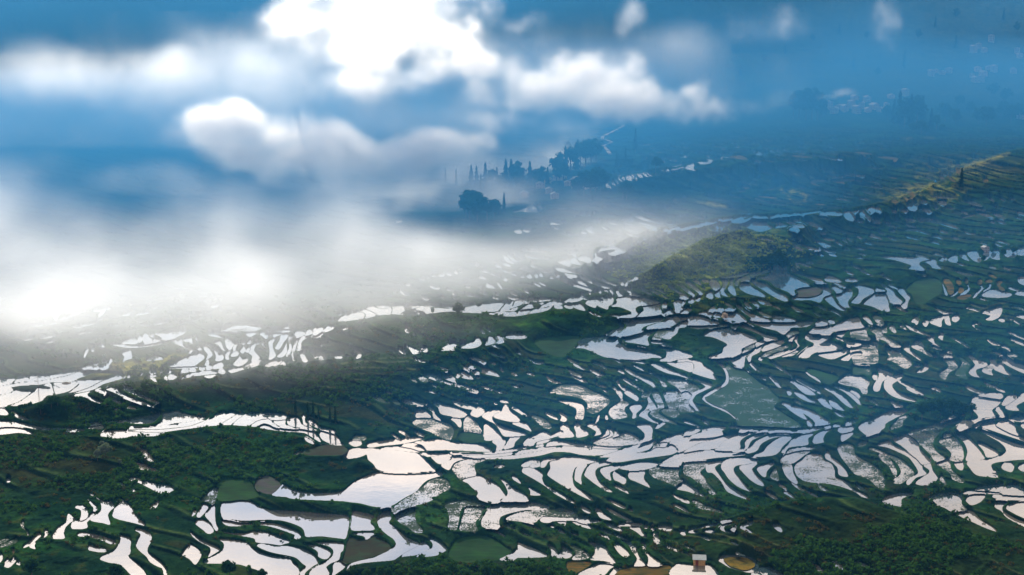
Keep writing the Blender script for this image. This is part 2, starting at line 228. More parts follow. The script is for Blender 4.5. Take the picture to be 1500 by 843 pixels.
# ------------------------------------------------------------------ the terraces, read off as outlines (tile coordinates, 250 px tiles of the survey sheet)
TRACE = '''T 0 690
w 50,60,85,65,80,90,55,92
w 545,352,575,362,607,388,600,402,570,412,530,450,512,500,518,545,420,545,425,515,470,460,530,425,540,380
w 605,292,655,285,690,298,708,335,700,375,665,395,645,392,655,350,650,315
w 700,230,735,255,778,290,778,318,752,320,755,300,735,275
w 770,333,740,375,700,415,700,460,585,467,575,430,610,412,690,392,735,350
w 715,172,765,205,815,235,850,250,895,250,922,287,880,330,870,365,888,432,830,420,730,400,770,360,810,325,818,290,805,240,770,215,730,190
w 965,225,1000,240,1040,275,1072,310,1080,345,1130,400,1175,442,1080,420,920,378,912,330,935,290,965,262
w 620,512,680,505,770,520,850,540,925,570,930,590,890,590,820,560,720,535,640,528
w 715,598,760,615,840,628,860,645,820,657,740,645,712,635
w 960,522,1010,535,1055,555,1050,610,1050,660,1030,690,1080,730,1140,780,1180,843,1150,880,1060,843,1000,780,940,748,880,740,805,712,830,690,900,660,940,620,960,575,975,545
w 1085,475,1130,475,1180,490,1220,520,1215,570,1190,620,1190,660,1240,700,1300,745,1340,800,1345,850,1325,850,1310,790,1270,770,1210,735,1180,690,1130,650,1095,600,1110,555,1135,510
w 1040,72,1075,58,1130,68,1200,95,1290,112,1377,128,1400,150,1377,165,1330,192,1270,170,1200,135,1120,95
w 940,100,970,95,1003,115,985,120
w 1045,150,1075,143,1090,158,1065,168
w 1205,300,1240,270,1285,240,1270,275,1250,300,1225,308
w 180,615,240,570,290,520,325,507,328,525,290,560,230,605,195,620
w 235,605,290,575,275,600,287,630,245,620
w 330,545,365,515,355,485,385,480,388,510,360,535
s 0,605,60,580,130,550,140,570,80,598,10,615
s -10,570,60,548,70,555,-10,590
w 30,765,80,730,105,700,95,650,80,635,118,628,120,650,105,680,120,710,135,715,95,760,65,780
w -10,675,20,680,15,720,-10,740
w 125,752,150,730,165,755
w 30,740,60,712,70,718,45,742
s 175,410,195,415,190,455,225,490,230,520,215,520,215,490,180,460,165,430
T 250 690
s 245,235,290,195,310,165,370,133,382,145,365,215,345,265,290,248
w 255,272,303,285,285,320,240,370,212,372,215,340,250,300
w 165,365,175,335,190,320,208,325,185,360
w 355,280,355,345,362,420,385,470,360,480,335,430,300,390,275,355,305,325,325,290
w 195,420,240,398,290,415,330,450,345,490,300,505,260,475
w 160,495,210,540,260,570,330,600,395,630,370,655,290,700,320,650,310,610,240,575,180,530
w 90,670,150,600,200,620,245,665,230,715,195,755,150,710,95,680
w 408,262,480,253,560,242,640,252,700,285,790,320,880,322,1000,330,1377,360,1432,370,1437,420,1420,520,1400,548,1377,545,1250,530,1200,525,1095,532,1080,500,1060,460,1000,430,900,400,800,392,700,395,580,400,480,385,412,372
w 410,402,480,412,560,430,700,427,830,432,920,455,1000,485,1040,505,1050,535,1020,550,990,540,1005,520,960,500,880,470,760,438,640,433,540,445,450,440
w 400,487,500,505,600,510,660,497,760,500,850,530,960,568,905,590,880,598,790,585,690,575,680,550,640,535,520,515,420,497
w 390,555,470,560,610,582,650,620,700,655,800,690,900,705,970,715,980,745,1030,785,1015,850,800,850,700,800,640,780,560,755,500,752,440,748,260,742,330,700,400,660,430,610,420,575
w 690,597,770,600,860,618,920,610,1010,620,1100,650,1160,690,1190,740,1150,765,1085,820,1075,850,1045,850,1050,810,1095,775,1060,745,1010,700,940,680,830,660,740,630
w 1060,592,1110,600,1190,612,1260,640,1290,665,1270,700,1240,712,1190,690,1185,650,1120,610
w 1150,578,1260,583,1377,590,1395,592,1390,640,1370,660,1355,715,1290,745,1250,780,1275,810,1260,850,1120,850,1140,800,1240,745,1300,690,1312,645,1280,610,1210,590
w 1310,755,1370,738,1410,760,1390,790,1340,825,1300,850,1310,800
w 820,190,860,165,905,115,960,145,1050,172,1150,185,1250,182,1377,172,1477,95,1597,40,1667,20,1777,28,1937,32,2077,25,2177,10,2189,35,2137,50,2067,75,2017,120,1977,165,1877,220,1797,272,1717,290,1627,285,1527,260,1437,250,1377,242,1000,225,930,208,850,203
m 680,100,720,60,790,45,870,90,890,112,845,160,812,188,740,175,690,140
g 385,90,500,70,640,90,675,150,710,195,640,225,550,225,400,240,375,200
T 500 690
s 420,300,500,240,590,185,660,130,720,85,800,65,850,80,877,115,865,150,800,180,730,235,650,265,560,285,470,320,430,335
s 435,370,470,330,540,305,590,295,597,330,595,380,620,440,660,480,640,500,590,495,530,450,460,410
w 90,330,160,340,265,365,235,400,235,430,262,450,258,475,170,480,80,475,82,400
r 60,545,130,560,205,560,270,535,330,560,390,600,380,640,280,680,150,720,20,750,5,740,30,650
w 75,510,265,500,235,525,205,550,170,522
w 330,315,385,303,390,340,400,380,380,420,420,450,500,520,560,560,625,585,600,610,520,650,450,700,410,720,300,730,160,745,90,770,60,800,40,800,60,765,130,735,250,710,350,665,420,620,440,590,420,550,370,515,310,460,290,410,290,370,325,345
w 470,705,520,660,580,625,635,590,660,572,690,595,712,622,660,655,590,680,500,690
w 600,690,680,655,725,625,738,590,705,545,730,545,790,575,830,610,850,630,830,650,770,680,700,690,640,693
g 880,620,930,560,1000,540,1150,530,1250,570,1330,625,1370,650,1290,700,1200,720,1080,720,960,730,870,690
w 1265,715,1330,690,1377,670,1425,620,1415,585,1450,590,1530,620,1620,665,1660,690,1500,700,1420,700,1377,728
s 835,265,920,245,1060,245,1180,275,1100,280,1000,280,960,320,945,400,920,480,860,455,870,400,865,340,840,300
s 1010,290,1160,298,1130,330,1120,370,1085,400,1085,440,1100,480,1020,485,950,475,965,420,985,340
v 1200,290,1270,270,1377,258,1437,258,1557,262,1637,280,1680,300,1617,312,1477,315,1397,330,1340,345,1285,370,1270,410,1275,455,1200,460,1140,450,1125,410,1150,360
w 975,75,1050,50,1120,45,1180,80,1260,120,1310,180,1320,205,1285,225,1260,252,1180,240,1110,215,1090,200,1105,175,1060,140,1020,100
w 1275,60,1340,100,1377,140,1430,165,1495,210,1500,237,1400,240,1290,230,1335,200,1340,160,1310,100
T 750 690
w 0,40,40,60,75,100,50,95,5,65
w 125,130,165,150,210,175,240,195,150,195,150,165
w 545,285,575,290,635,330,620,342,580,325
w 665,318,700,310,740,350,810,395,760,392,710,375,690,345
w 755,300,800,315,880,360,965,400,920,395,840,360,780,325
w 760,230,830,255,915,295,905,305,850,285,790,250
w 930,310,975,318,965,328
s -40,375,60,340,200,325,300,320,400,305,470,320,530,360,480,370,330,365,250,365,215,390,180,415,80,410,-40,395
w 225,385,250,372,330,376,450,382,530,376,600,377,632,390,520,398,430,400,330,405,290,420,235,410
w 530,402,640,407,720,402,700,412,620,422,560,415
w 465,395,540,422,620,447,655,467,600,460,520,432
w 360,410,430,412,450,450,410,435
w 300,440,340,445,335,462
w 360,475,400,485,435,508,390,500
w 735,430,800,440,870,465,900,490,840,478,780,450
w 870,430,1040,428,1035,440,875,446
w 945,455,1020,450,1050,490,1090,535,1050,528,1000,490
w 1140,500,1165,495,1190,560,1198,600,1160,585,1140,560
w 1060,445,1090,440,1100,460,1070,465
w 1115,450,1140,450,1148,480,1120,480
w 1175,450,1290,455,1280,485,1200,475
w 1345,490,1377,475,1400,480,1400,515,1377,520
w 285,600,330,615,365,660,360,680,310,690,320,650
w 395,610,430,620,480,660,480,685,440,705,355,695,395,660,410,635
s 470,600,520,615,580,650,630,690,590,710,530,715,480,710,515,670,505,630
w 610,572,690,590,760,620,790,680,840,745,740,725,630,715,665,670,665,620
w 820,590,870,600,930,650,945,685,900,692,850,650
w 880,555,940,570,1000,610,1010,660,1040,715,1075,760,985,760,1010,710,970,650,940,600
w 1040,575,1085,605,1075,640,1130,700,1210,758,1100,765,1100,700,1060,640
b 540,830,620,790,700,755,820,765,790,790,720,850,540,850
b 775,850,820,795,890,780,850,810,810,850
o 440,745,600,740,640,750,560,800,480,830
o 830,850,885,805,1000,778,1200,768,1285,778,1255,810,1235,850
T 1000 690
b -120,843,-60,765,0,757,80,765,200,762,250,790,290,843,200,880,-100,880
b 285,720,320,690,420,685,530,695,600,740,605,790,540,820,470,805,380,780,320,745
O 330,717,370,697,480,697,555,722,585,760,555,788,500,802,430,787,375,765
b 565,800,600,785,720,785,780,820,830,850,570,850
b 1060,735,1080,760,1130,800,1145,835,1100,830,1080,790
b 1205,720,1250,720,1290,780,1280,800,1240,785
w 715,440,760,435,795,455,800,490,770,485,740,460
w 460,450,510,430,565,400,555,435,510,448,500,460,560,495,545,500,490,475
w 300,465,330,430,400,415,390,430,345,440,330,465,350,485,430,500,420,505,340,490
w 400,470,425,440,432,450,415,490
w 40,490,60,470,140,455,240,430,300,420,290,435,200,455,100,470,75,490,130,495,110,502,60,500
w 160,485,240,480,260,503,200,497
w 310,410,400,395,400,403,330,422
w 0,90,60,125,130,170,180,212,110,190,40,165,-60,140
s 70,245,120,250,200,290,340,340,220,320,130,300
w -15,235,40,240,60,255,45,262,0,250
T 1250 690
w 230,245,260,215,340,188,420,182,485,185,430,205,385,230,390,285,330,278,240,262
v 605,230,640,200,740,182,830,182,880,210,870,260,910,312,840,322,795,330,730,295,640,265
w 820,332,940,320,1000,370,1040,410,1110,450,1165,492,1080,465,980,420,870,370
w 905,230,950,195,1060,188,1045,230,1000,262,950,275,920,255
w 885,175,920,160,1040,165,1180,180,1180,188,1060,183,960,180,900,188
w 985,150,1050,125,1200,108,1210,120,1190,160,1080,157
w 1180,170,1245,115,1310,112,1377,150,1420,170,1420,190,1290,190
w 1115,205,1200,200,1377,208,1420,215,1420,232,1280,235,1180,228
w 1135,265,1180,245,1240,250,1200,290,1210,330,1300,390,1400,430,1400,460,1300,410,1230,370,1190,320,1150,300
w 1230,300,1280,270,1377,255,1440,260,1440,400,1377,380,1300,345
b 0,735,60,740,140,780,160,797,90,785,30,760
T 0 550
w 600,165,720,135,700,155,740,185,880,240,860,240,740,205,700,180
w 770,125,820,118,850,150,815,145
w 845,170,950,205,1010,240,1110,275,1050,270,990,250,930,215
w 925,262,985,285,990,293,935,290
w 990,200,1060,225,1150,258,1120,252,1040,230
w 850,110,940,105,975,140,1050,180,1150,215,1240,252,1180,240,1090,205,1000,175,900,130
w 985,105,1060,102,1090,140,1180,175,1270,210,1275,225,1220,215,1140,180,1060,145
w -30,255,40,275,65,305,60,320,-30,310
w 85,290,120,300,165,330,225,350,230,362,180,355,130,335,100,310
w -30,375,100,380,250,405,400,430,560,425,620,430,560,440,400,445,300,435,180,415,60,408,-30,412
w -30,435,70,420,160,430,260,465,240,472,150,462,60,472,-30,474
w 520,455,600,440,690,440,640,455
w 670,395,740,380,830,375,800,395,720,405
w 690,425,800,410,840,415,820,432,740,430
R 830,375,980,360,1130,335,1230,318,1280,300,1300,305,1280,330,1240,375,1180,390,1040,385,940,385
d 850,384,1000,368,1240,328
w 805,485,860,455,1000,450,1200,462,1330,465,1240,490,1060,490,1020,500,930,508,850,495
w 1130,595,1165,600,1215,640,1245,698,1200,688,1165,665,1150,630
w 1090,712,1140,712,1200,740,1280,770,1275,778,1200,765,1125,755
R -60,45,100,30,230,5,420,-5,600,-40,940,-30,1000,15,900,50,830,70,780,100,700,130,560,150,540,140,440,160,380,160,340,200,230,235,60,248,-60,240
x 90,95,200,80,330,80,405,95,400,110,300,105,280,125,200,135,110,115
x 600,40,700,0,760,-20,930,-10,860,20,740,40
d -60,100,150,60,330,45,550,0,620,-30
d -60,165,60,150,130,110
d 60,245,150,215,230,160,280,120
d 240,80,330,78,400,62,560,60,620,40
d 450,158,560,130,640,65
d 550,150,700,105,830,40,930,10
d 100,60,130,30
d 400,62,490,105
d 420,80,440,150
T 250 550
R -340,434,-310,412,-120,404,-70,350,-65,310,0,300,60,292,170,328,330,340,350,325,430,297,550,305,700,305,850,310,940,328,920,388,960,415,1100,440,1150,455,1210,530,1190,530,1110,480,1050,460,900,450,780,435,690,415,560,405,440,400,300,410,180,425,60,440,-100,458,-340,448
d 0,345,60,320,110,300
d 0,395,150,375,330,340
d 0,430,160,410,330,345,460,300
d 390,404,460,360,550,304
d 490,400,560,340,620,304
d 630,412,700,365,790,350,820,365,945,355
d 690,418,740,390,790,395,860,425,1000,432
d 815,365,850,400,930,430,1060,437,1150,452
d -300,422,-100,415,0,400,60,395
d -340,442,-100,440,60,425
w 942,388,945,350,985,340,1030,345,1045,380,1075,405,1170,435,1180,445,1080,425,980,410
w 1062,325,1085,330,1080,365,1100,395,1180,435,1160,440,1080,400,1065,360
w 1105,352,1150,375,1180,400,1210,425,1290,440,1335,455,1310,463,1210,435,1130,400,1105,380
w 1200,470,1220,447,1280,465,1330,490,1370,542,1280,545,1220,515
w 1080,505,1110,515,1160,550,1130,548,1090,525
w 1270,550,1377,553,1400,560,1330,566
r 1080,615,1220,570,1377,578,1420,600,1377,640,1200,645,1090,640
w 990,635,1060,615,1110,600,1040,638
T 500 575
s 570,240,620,210,700,208,800,240,870,260,905,300,900,350,870,385,820,370,750,340,720,320,620,280
w 590,175,605,140,640,128,715,180,710,200,640,205,600,195
w 490,65,560,62,600,78,690,98,620,98,520,92
s 250,45,310,40,390,80,385,88,310,75
s 400,55,460,75,470,100,430,90
w 190,60,220,62,215,70
w 670,108,700,105,750,150,750,170,800,212,790,220,740,195,735,160
w 730,85,780,85,830,105,900,120,1010,165,1000,190,970,203,880,190,800,170,780,120
w 890,75,960,80,1080,120,1070,138,1000,130,930,105
w 1005,30,1050,32,1140,55,1110,57
w 1015,70,1110,85,1100,92
w 1040,175,1060,140,1080,118,1130,118,1155,155,1110,195,1080,198
w 880,212,960,215,965,275,945,278,920,245
v 985,265,985,230,1020,192,1060,220,1110,270,1130,322,1060,318,990,305
g 935,355,985,325,1120,335,1145,385,1060,400,970,390
w 455,312,490,310,550,355,520,352
w 405,342,420,340,480,380,460,377
w 1150,260,1175,255,1230,300,1290,358,1270,378,1165,388,1150,360
w 1130,190,1170,160,1230,138,1290,148,1240,170,1215,200,1225,230,1280,275,1377,305,1490,335,1480,345,1377,352,1310,352,1280,310,1240,255,1180,225
w 1230,188,1290,155,1310,105,1340,108,1360,150,1420,195,1440,228,1377,238,1290,220,1240,205
w 1275,57,1340,65,1350,85,1290,80
w 1220,65,1260,90,1240,97
w 1377,248,1465,248,1505,265,1535,315,1475,290,1400,262
w 1215,395,1320,380,1310,430,1290,462,1245,468,1255,430
w 1345,385,1377,358,1450,350,1400,400,1385,440,1300,458,1330,420
w 205,425,240,408,420,385,560,368,650,365,665,370,580,395,480,415,330,430,230,445
w 590,405,660,400,780,382,880,405,1010,415,1140,430,1210,470,1150,478,900,465,770,465,700,468,670,435,640,415
w 480,430,590,412,640,425,690,465,640,470,560,445
w 300,455,450,440,560,450,640,475,600,482,480,470
w 640,488,720,500,870,492,720,515,690,518
w 720,518,760,510,890,505,895,515,860,552,790,578,740,540
w 803,585,880,550,910,518,990,508,1120,520,1100,528,960,545,900,575,865,626
v 893,622,920,580,1000,552,1110,535,1180,540,1090,570,1070,600,1080,670,960,700,930,670
w 15,485,60,465,120,455,260,458,400,470,600,495,650,520,700,570,760,625,700,635,560,645,400,645,290,620,260,580,215,540,205,500,150,520,80,532,25,530
w 55,405,80,392,160,398,155,425,100,435
s 90,370,130,355,200,360,180,385,110,380
w 1225,600,1290,590,1320,590,1280,610
T 750 575
w -5,125,20,118,80,155,130,190,100,190,40,155
s 150,190,200,195,270,225,315,270,310,290,260,285,215,250
w 260,165,300,170,370,210,360,220,310,200
w 365,155,420,180,445,200,430,235,385,225,400,195
v 360,62,420,70,500,80,570,105,585,150,575,200,560,218,510,212,520,160,510,125,440,95
s 300,0,370,12,480,30,570,55,610,100,600,150,660,170,720,140,790,70,740,30,640,-10,560,-50,420,-60,330,-30
w 675,235,690,195,705,180,700,215,685,238
v 780,150,840,95,870,80,870,40,840,0,860,-20,890,10,890,60,945,90,910,120,910,160,930,195,840,215,800,200
w 755,220,750,190,765,180,775,215
w 905,0,940,-20,1000,20,1020,40,1010,70,980,55,930,25
w 945,120,990,100,1040,100,1045,125,1000,170,1000,200,965,210,975,170
s 1045,40,1050,15,1110,-10,1120,5,1080,45
v 1020,185,1070,140,1100,80,1085,45,1105,35,1140,80,1165,130,1110,150,1090,180,1130,220,1190,250,1130,240,1060,205
s 1130,0,1180,0,1210,60,1225,120,1185,140,1185,175,1250,215,1330,258,1270,245,1180,215,1110,170,1160,140,1175,110,1140,40
s 1225,0,1330,0,1330,60,1340,120,1270,125,1230,40
s 1200,150,1280,135,1350,160,1320,200,1260,190
s 1330,40,1400,-10,1450,20,1420,80,1480,150,1377,160,1345,140
w 385,268,455,268,460,300,495,335,490,360,390,365,380,355,410,325
w 500,262,555,260,545,290,610,320,610,345,570,358,520,362,515,320
w 600,262,680,262,720,325,690,345,610,357,660,345,680,318,640,290
R 730,260,780,290,820,300,850,320,860,345,760,372,640,400,560,395,660,375,720,355,750,330,760,300
d 560,395,640,385,740,360,790,330,760,285
d 600,405,690,395,800,360,825,325,790,270
v 640,405,760,385,860,345,920,330,980,350,1025,380,1020,405,960,420,860,430,760,425
w 1000,262,1120,265,1130,330,1115,380,1050,410,1015,412,1065,370,1070,335,1040,300
R -500,492,-250,494,0,464,100,440,140,430,90,420,100,395,170,350,260,320,310,350,260,375,390,310,410,320,390,345,320,370,420,402,600,425,760,440,880,440,1010,425,1080,400,1165,392,1130,430,1090,465,980,490,880,505,800,522,640,520,560,515,460,485,340,480,280,495,180,515,0,535,-120,535,-260,530
d -500,502,-200,502,0,482,120,455,260,440,400,430,560,440,720,455,860,455,960,435
d -250,530,0,510,130,490,250,470,400,440
d 280,500,340,485,460,488,560,508,700,513,800,490,900,455
d 120,440,230,420,360,390,480,405,640,425
d 180,440,200,400,330,370
d 250,440,300,395,340,380
d 0,500,80,470,200,455
w 75,595,90,570,150,548,220,542,170,555,140,588,100,600
v 145,600,155,572,220,548,225,575,215,600
w 228,600,240,552,300,538,390,528,320,545,290,560,265,600,240,605
w 80,640,90,612,130,608,190,625,248,662,240,690,260,740,330,785,420,838,510,891,480,888,400,848,330,808,270,758,200,713,130,673
w 285,650,310,610,305,560,360,540,450,525,560,530,640,545,700,552,600,578,515,600,488,660,488,700,505,760,590,820,660,875,600,855,500,805,400,745,300,680
w 505,690,512,620,545,598,605,582,580,620,555,680,560,740,540,730,510,710
w 585,670,590,640,620,592,700,568,750,558,810,570,750,588,690,608,668,650,700,720,760,770,810,803,760,795,680,745,620,700
w 715,620,800,602,880,592,860,610,800,638,788,660,800,710,760,695,720,650
w 815,645,840,648,880,672,920,692,905,740,860,720,820,700
w 870,605,950,582,1050,567,1180,572,1160,590,1090,618,1000,628,940,626,890,620
w 945,642,1070,634,1060,690,1115,765,1060,745,990,715,945,695
s 1105,650,1112,620,1170,608,1300,614,1350,617,1338,660,1370,730,1377,780,1330,765,1240,720,1150,690
w 760,548,800,530,880,512,980,497,1090,488,1160,445,1240,447,1290,420,1340,465,1290,498,1200,513,1000,540,900,558,820,563
d 860,540,1000,520,1130,480,1210,450
w 1120,468,1165,417,1250,402,1235,435,1160,458
w 1185,398,1280,360,1377,332,1377,343,1260,398
w 1260,405,1340,367,1440,352,1377,400,1330,425,1290,408
w 1200,570,1290,525,1350,500,1500,470,1540,472,1377,515,1290,550
w 1200,250,1240,245,1180,290,1150,285
T 1000 575
w 0,325,80,300,150,290,120,320,60,345,0,355
w 160,303,220,284,350,284,310,310,325,335,240,358,80,368,20,375,70,352,150,325
w -60,400,90,378,260,362,360,343,270,372,130,408,60,443,-20,480,-60,470
w -10,498,60,453,140,417,280,380,420,343,470,332,380,368,320,396,275,448,160,460,80,473
w 262,460,312,408,380,373,480,335,570,323,500,358,460,398,462,448,400,468
w 405,475,500,452,502,400,548,368,640,328,690,332,560,382,528,438,500,463,440,478
w 540,488,510,476,562,430,590,398,700,348,760,328,880,333,860,352,740,362,638,408,598,468
w 560,518,645,480,685,430,780,372,875,362,855,390,800,440,778,478,720,508
w 795,480,835,440,895,377,960,347,1060,333,1010,370,1010,420,920,432,850,447,820,488
w 1052,410,1065,352,1140,312,1230,292,1160,320,1130,380,1140,400
w 390,275,620,282,820,290,1010,292,960,298,740,298,560,293,500,318,450,312,470,290,400,290
w 510,304,740,312,900,317,1010,303,1060,283,1130,270,1130,288,1030,316,940,326,760,320,590,314
w 1145,270,1190,262,1190,285,1150,288
w 1220,260,1275,262,1260,275,1215,278
w 1310,250,1330,232,1377,230,1400,238,1377,248,1320,265
w 1255,290,1377,278,1360,310,1270,325
w 1285,330,1350,322,1377,330,1340,365,1280,395
w -180,565,0,508,140,475,300,474,500,490,525,500,420,513,280,525,140,545,0,558,-20,588,-150,588
w 310,590,340,552,390,537,500,532,600,547,600,558,520,576,440,588,410,608,412,640,450,690,500,750,555,800,500,785,430,750,365,690,340,650,315,620
w 185,610,200,577,270,562,330,558,285,580,258,610,300,670,350,740,420,790,540,865,480,850,400,820,350,790,310,720,240,650,200,645
w 457,602,540,584,600,568,578,598,556,620,590,670,640,720,655,755,600,740,540,700,490,650
w 600,610,680,584,745,572,708,600,676,640,668,680,640,675,610,640
s 705,680,722,640,747,612,762,640,775,710,740,705
s 5,600,20,572,100,562,230,570,187,600,147,630,138,650,178,690,200,740,280,830,240,830,160,760,60,680,10,660
v 790,568,802,522,860,492,940,473,1030,470,978,508,918,552,880,572
v 803,588,878,586,888,640,930,730,880,720,830,670
v 905,590,952,557,1002,512,1060,502,1120,512,1140,550,1200,580,1225,630,1230,690,1290,715,1350,750,1377,785,1500,850,1440,840,1377,795,1200,740,1000,720,930,680,905,640
w 1150,490,1180,485,1200,530,1260,570,1320,640,1330,680,1260,665,1250,610,1200,560,1150,530
v 842,488,862,465,960,447,1080,450,1010,463,920,473
w 1000,220,1040,245,1045,268,1010,270
w 872,110,960,130,1060,165,1150,220,1190,250,1080,265,1065,240,1010,190
w 0,230,60,245,150,278,100,268,30,250
w 150,220,190,230,215,262,180,250
T 1250 575
w 40,280,90,240,230,180,330,145,370,132,430,140,420,165,350,200,260,250,245,290,140,345,110,348,70,320
w 110,360,150,350,230,342,190,362,120,372
s 295,290,340,240,380,205,440,190,400,230,390,270,320,295
s 30,430,60,405,120,395,70,440
w 705,240,770,190,710,150,735,150,790,185,830,195,780,215,730,238
s 450,320,560,290,700,250,780,220,870,212,850,240,760,265,700,310,680,340,650,380,640,420,680,490,740,530,660,555,620,500,560,440,520,390
w 315,380,390,360,425,342,520,400,525,440,560,490,610,540,630,560,560,580,520,540,450,480,380,425
w 190,425,290,398,320,430,400,470,480,520,550,570,555,610,590,650,560,670,500,690,450,745,425,730,450,700,515,660,520,630,490,580,440,520,340,470,260,440
s 115,455,165,455,280,505,380,545,450,600,490,660,420,710,370,738,312,722,360,680,385,640,350,570,270,510,180,475
s 200,500,260,520,310,560,345,620,345,670,320,690,310,640,280,590,230,550
s -130,440,-60,420,0,440,10,500,60,540,140,580,200,620,250,690,245,780,200,770,120,700,40,670,0,650,-40,600,-100,520
w 565,590,625,578,635,620,680,690,620,740,560,750,500,735,530,705,600,660,612,625
s 690,400,730,370,800,365,850,400,880,450,885,540,820,555,780,540,790,490,740,440
s 670,570,760,545,780,570,790,620,860,690,890,700,880,730,800,700,780,650,700,600
s 700,680,720,675,750,740,700,745
w 730,340,790,338,770,358,730,360
w 820,340,870,345,930,370,990,430,1040,500,1055,535,960,548,905,548,920,480,890,400
w 1000,410,1050,425,1120,460,1175,500,1080,525,1050,470
w 815,570,885,565,880,625,840,615
w 965,300,1000,300,1080,345,1180,400,1235,470,1180,515,1080,548,920,562,940,610,990,665,1080,680,1165,685,1150,640,1110,600,1130,570,1250,550,1377,540,1420,540,1420,440,1377,435,1250,400,1130,350,1040,310
w 1030,260,1080,240,1140,242,1150,270,1250,325,1377,380,1420,395,1420,410,1350,385,1200,335,1100,300,1050,285
w 1155,265,1180,240,1240,232,1300,260,1310,310,1340,340,1280,330,1210,300
w 1265,210,1377,198,1420,200,1420,228,1320,235
w 1350,260,1377,238,1420,240,1420,290,1370,290
w 840,270,900,230,1000,212,1000,180,960,140,915,110,950,90,960,40,1000,32,1100,47,1170,57,1190,62,1170,100,1115,145,1145,190,1050,203,990,233,930,278,850,300
w 1010,25,1080,10,1180,12,1210,30,1180,50,1060,38
w 1215,60,1240,35,1310,25,1310,50,1230,103,1195,98
w 1228,112,1310,62,1350,20,1400,10,1420,50,1370,75,1310,110,1340,145,1250,140
w 1145,140,1180,120,1220,190,1190,195,1160,160
w 970,275,1040,238,1230,207,1235,215,1080,235,1000,275
w 890,315,935,300,925,325
w 1195,610,1210,575,1290,578,1280,640,1230,630
w 1330,600,1377,580,1420,580,1420,640,1350,630
T 500 440
w 510,215,530,207,550,230,575,265,615,302,570,280,535,265,512,250
w 535,372,570,380,632,415,620,428,580,435,560,410
w 455,395,480,395,520,430,490,433
w 635,375,665,380,700,405,680,418,660,415
w 797,405,830,380,885,362,918,360,915,400,860,405
w 958,345,1010,350,990,365,960,370
w 865,335,890,338,935,345,900,358,875,360
w 970,385,1040,350,1085,320,1075,307,1115,308,1132,345,1110,370,1050,388
w 1155,360,1185,325,1185,297,1220,300,1245,325,1235,345,1190,360
w 1255,350,1270,320,1255,285,1285,295,1315,330,1300,345
w 1165,225,1185,225,1215,252,1190,255
w 1115,235,1135,235,1160,268,1130,265
w 660,605,760,600,810,617,815,645,880,672,950,682,1060,710,1110,735,1080,738,960,705,900,690,800,660,720,635
w 822,613,870,603,915,625,915,650,935,666,890,656,840,636
w 970,565,1000,575,1065,635,1000,632,965,615
w 925,595,960,600,945,625,928,628
w 1030,550,1080,570,1115,580,1105,600,1070,595
w 1085,605,1110,610,1115,630,1090,628
w 1030,500,1060,497,1110,510,1135,535,1180,555,1250,590,1278,617,1210,605,1130,585,1135,555,1090,525
w 1115,690,1180,705,1310,748,1290,750,1190,725
w 1185,675,1265,690,1250,697
w 1280,540,1310,570,1300,580,1275,560
w 1190,500,1245,512,1230,520
s 610,620,640,620,700,650,660,660
s 545,630,570,632,615,660,590,658
w 350,740,400,742,415,755,380,757
w 30,365,80,390,130,410,162,430,150,465,110,468,135,440,100,405
R -20,145,60,105,120,80,180,60,280,45,420,40,640,38,860,45,960,50,1120,30,1400,22,1400,128,1150,106,980,98,920,92,860,90,720,105,600,112,500,116,400,114,300,122,200,145,100,160,-20,170
d 100,95,200,60
d 120,80,190,110,180,150
d 180,65,270,100,280,125
d 270,45,310,70,390,60
d 400,45,410,75,400,112
d 510,45,520,80,620,60,640,42
d 480,105,560,75,640,85
d 650,70,680,105
d 720,60,860,70
d 640,45,760,60,960,68
d 970,68,1040,50,1120,35
d 1140,97,1400,92
d 1270,85,1320,25
x 500,108,520,90,580,85,620,105
x 640,70,670,65,675,100,640,104
x 720,62,745,60,750,92,722,95
T 750 440
R -20,22,80,-10,300,-12,420,15,400,35,330,40,300,72,240,92,130,112,-20,125
d 20,0,0,50
d 120,-5,30,90
d 200,-10,60,70,40,108
d 320,0,200,60,130,105
d -20,75,120,30,300,10,420,10
d -20,98,100,72,250,62,300,50
x 160,40,200,20,235,40,190,58
w 342,45,400,45,405,68,350,65
w 420,42,480,40,490,65,440,65
w 500,40,560,30,592,82,560,80,500,60
w 590,20,640,-10,730,-10,720,20,680,45,670,62,610,40
w 610,85,680,115,730,130,690,130,630,105
w 690,42,734,20,745,-20,815,-20,810,25,778,48,768,72,720,58
w 800,50,845,20,850,-20,1000,-30,1170,10,1190,20,1100,35,1025,45,995,65,1000,90,1015,108,985,130,930,135,870,130,780,125,840,118,900,128,958,120,962,95,930,78,860,52
w 1000,130,1035,100,1064,80,1055,55,1035,52,1110,40,1198,27,1193,60,1206,90,1180,113,1120,123
w 1220,100,1260,72,1290,82,1300,95,1260,108,1215,114
w 1300,20,1340,0,1377,5,1360,40,1377,72,1320,80,1310,50
w 1215,30,1245,20,1250,50,1220,63
w 862,157,960,148,1100,133,1205,128,1208,165,1130,190,1066,212,1040,240,1046,252,990,266,930,284,870,288,840,286,885,258,916,238,922,200,890,170
w 765,275,800,250,850,235,870,210,850,177,880,182,900,205,895,232,860,252,825,283,790,283
w 1080,220,1150,197,1224,172,1255,132,1300,128,1420,128,1420,148,1340,172,1296,206,1210,218,1120,224
w 885,300,950,292,1060,265,1120,243,1180,238,1125,270,1090,310,1105,362,1040,354,960,341,920,336
w 530,345,580,310,680,300,800,294,852,298,866,330,900,372,955,393,1040,400,1120,425,1195,452,1205,464,1130,463,1080,473,950,475,850,470,760,460,700,440,600,395,540,385,505,388,540,365
w 1185,490,1232,465,1246,440,1240,402,1180,382,1300,395,1377,420,1450,440,1450,460,1350,473,1290,490
w 1120,327,1180,327,1280,367,1377,387,1200,352,1130,347
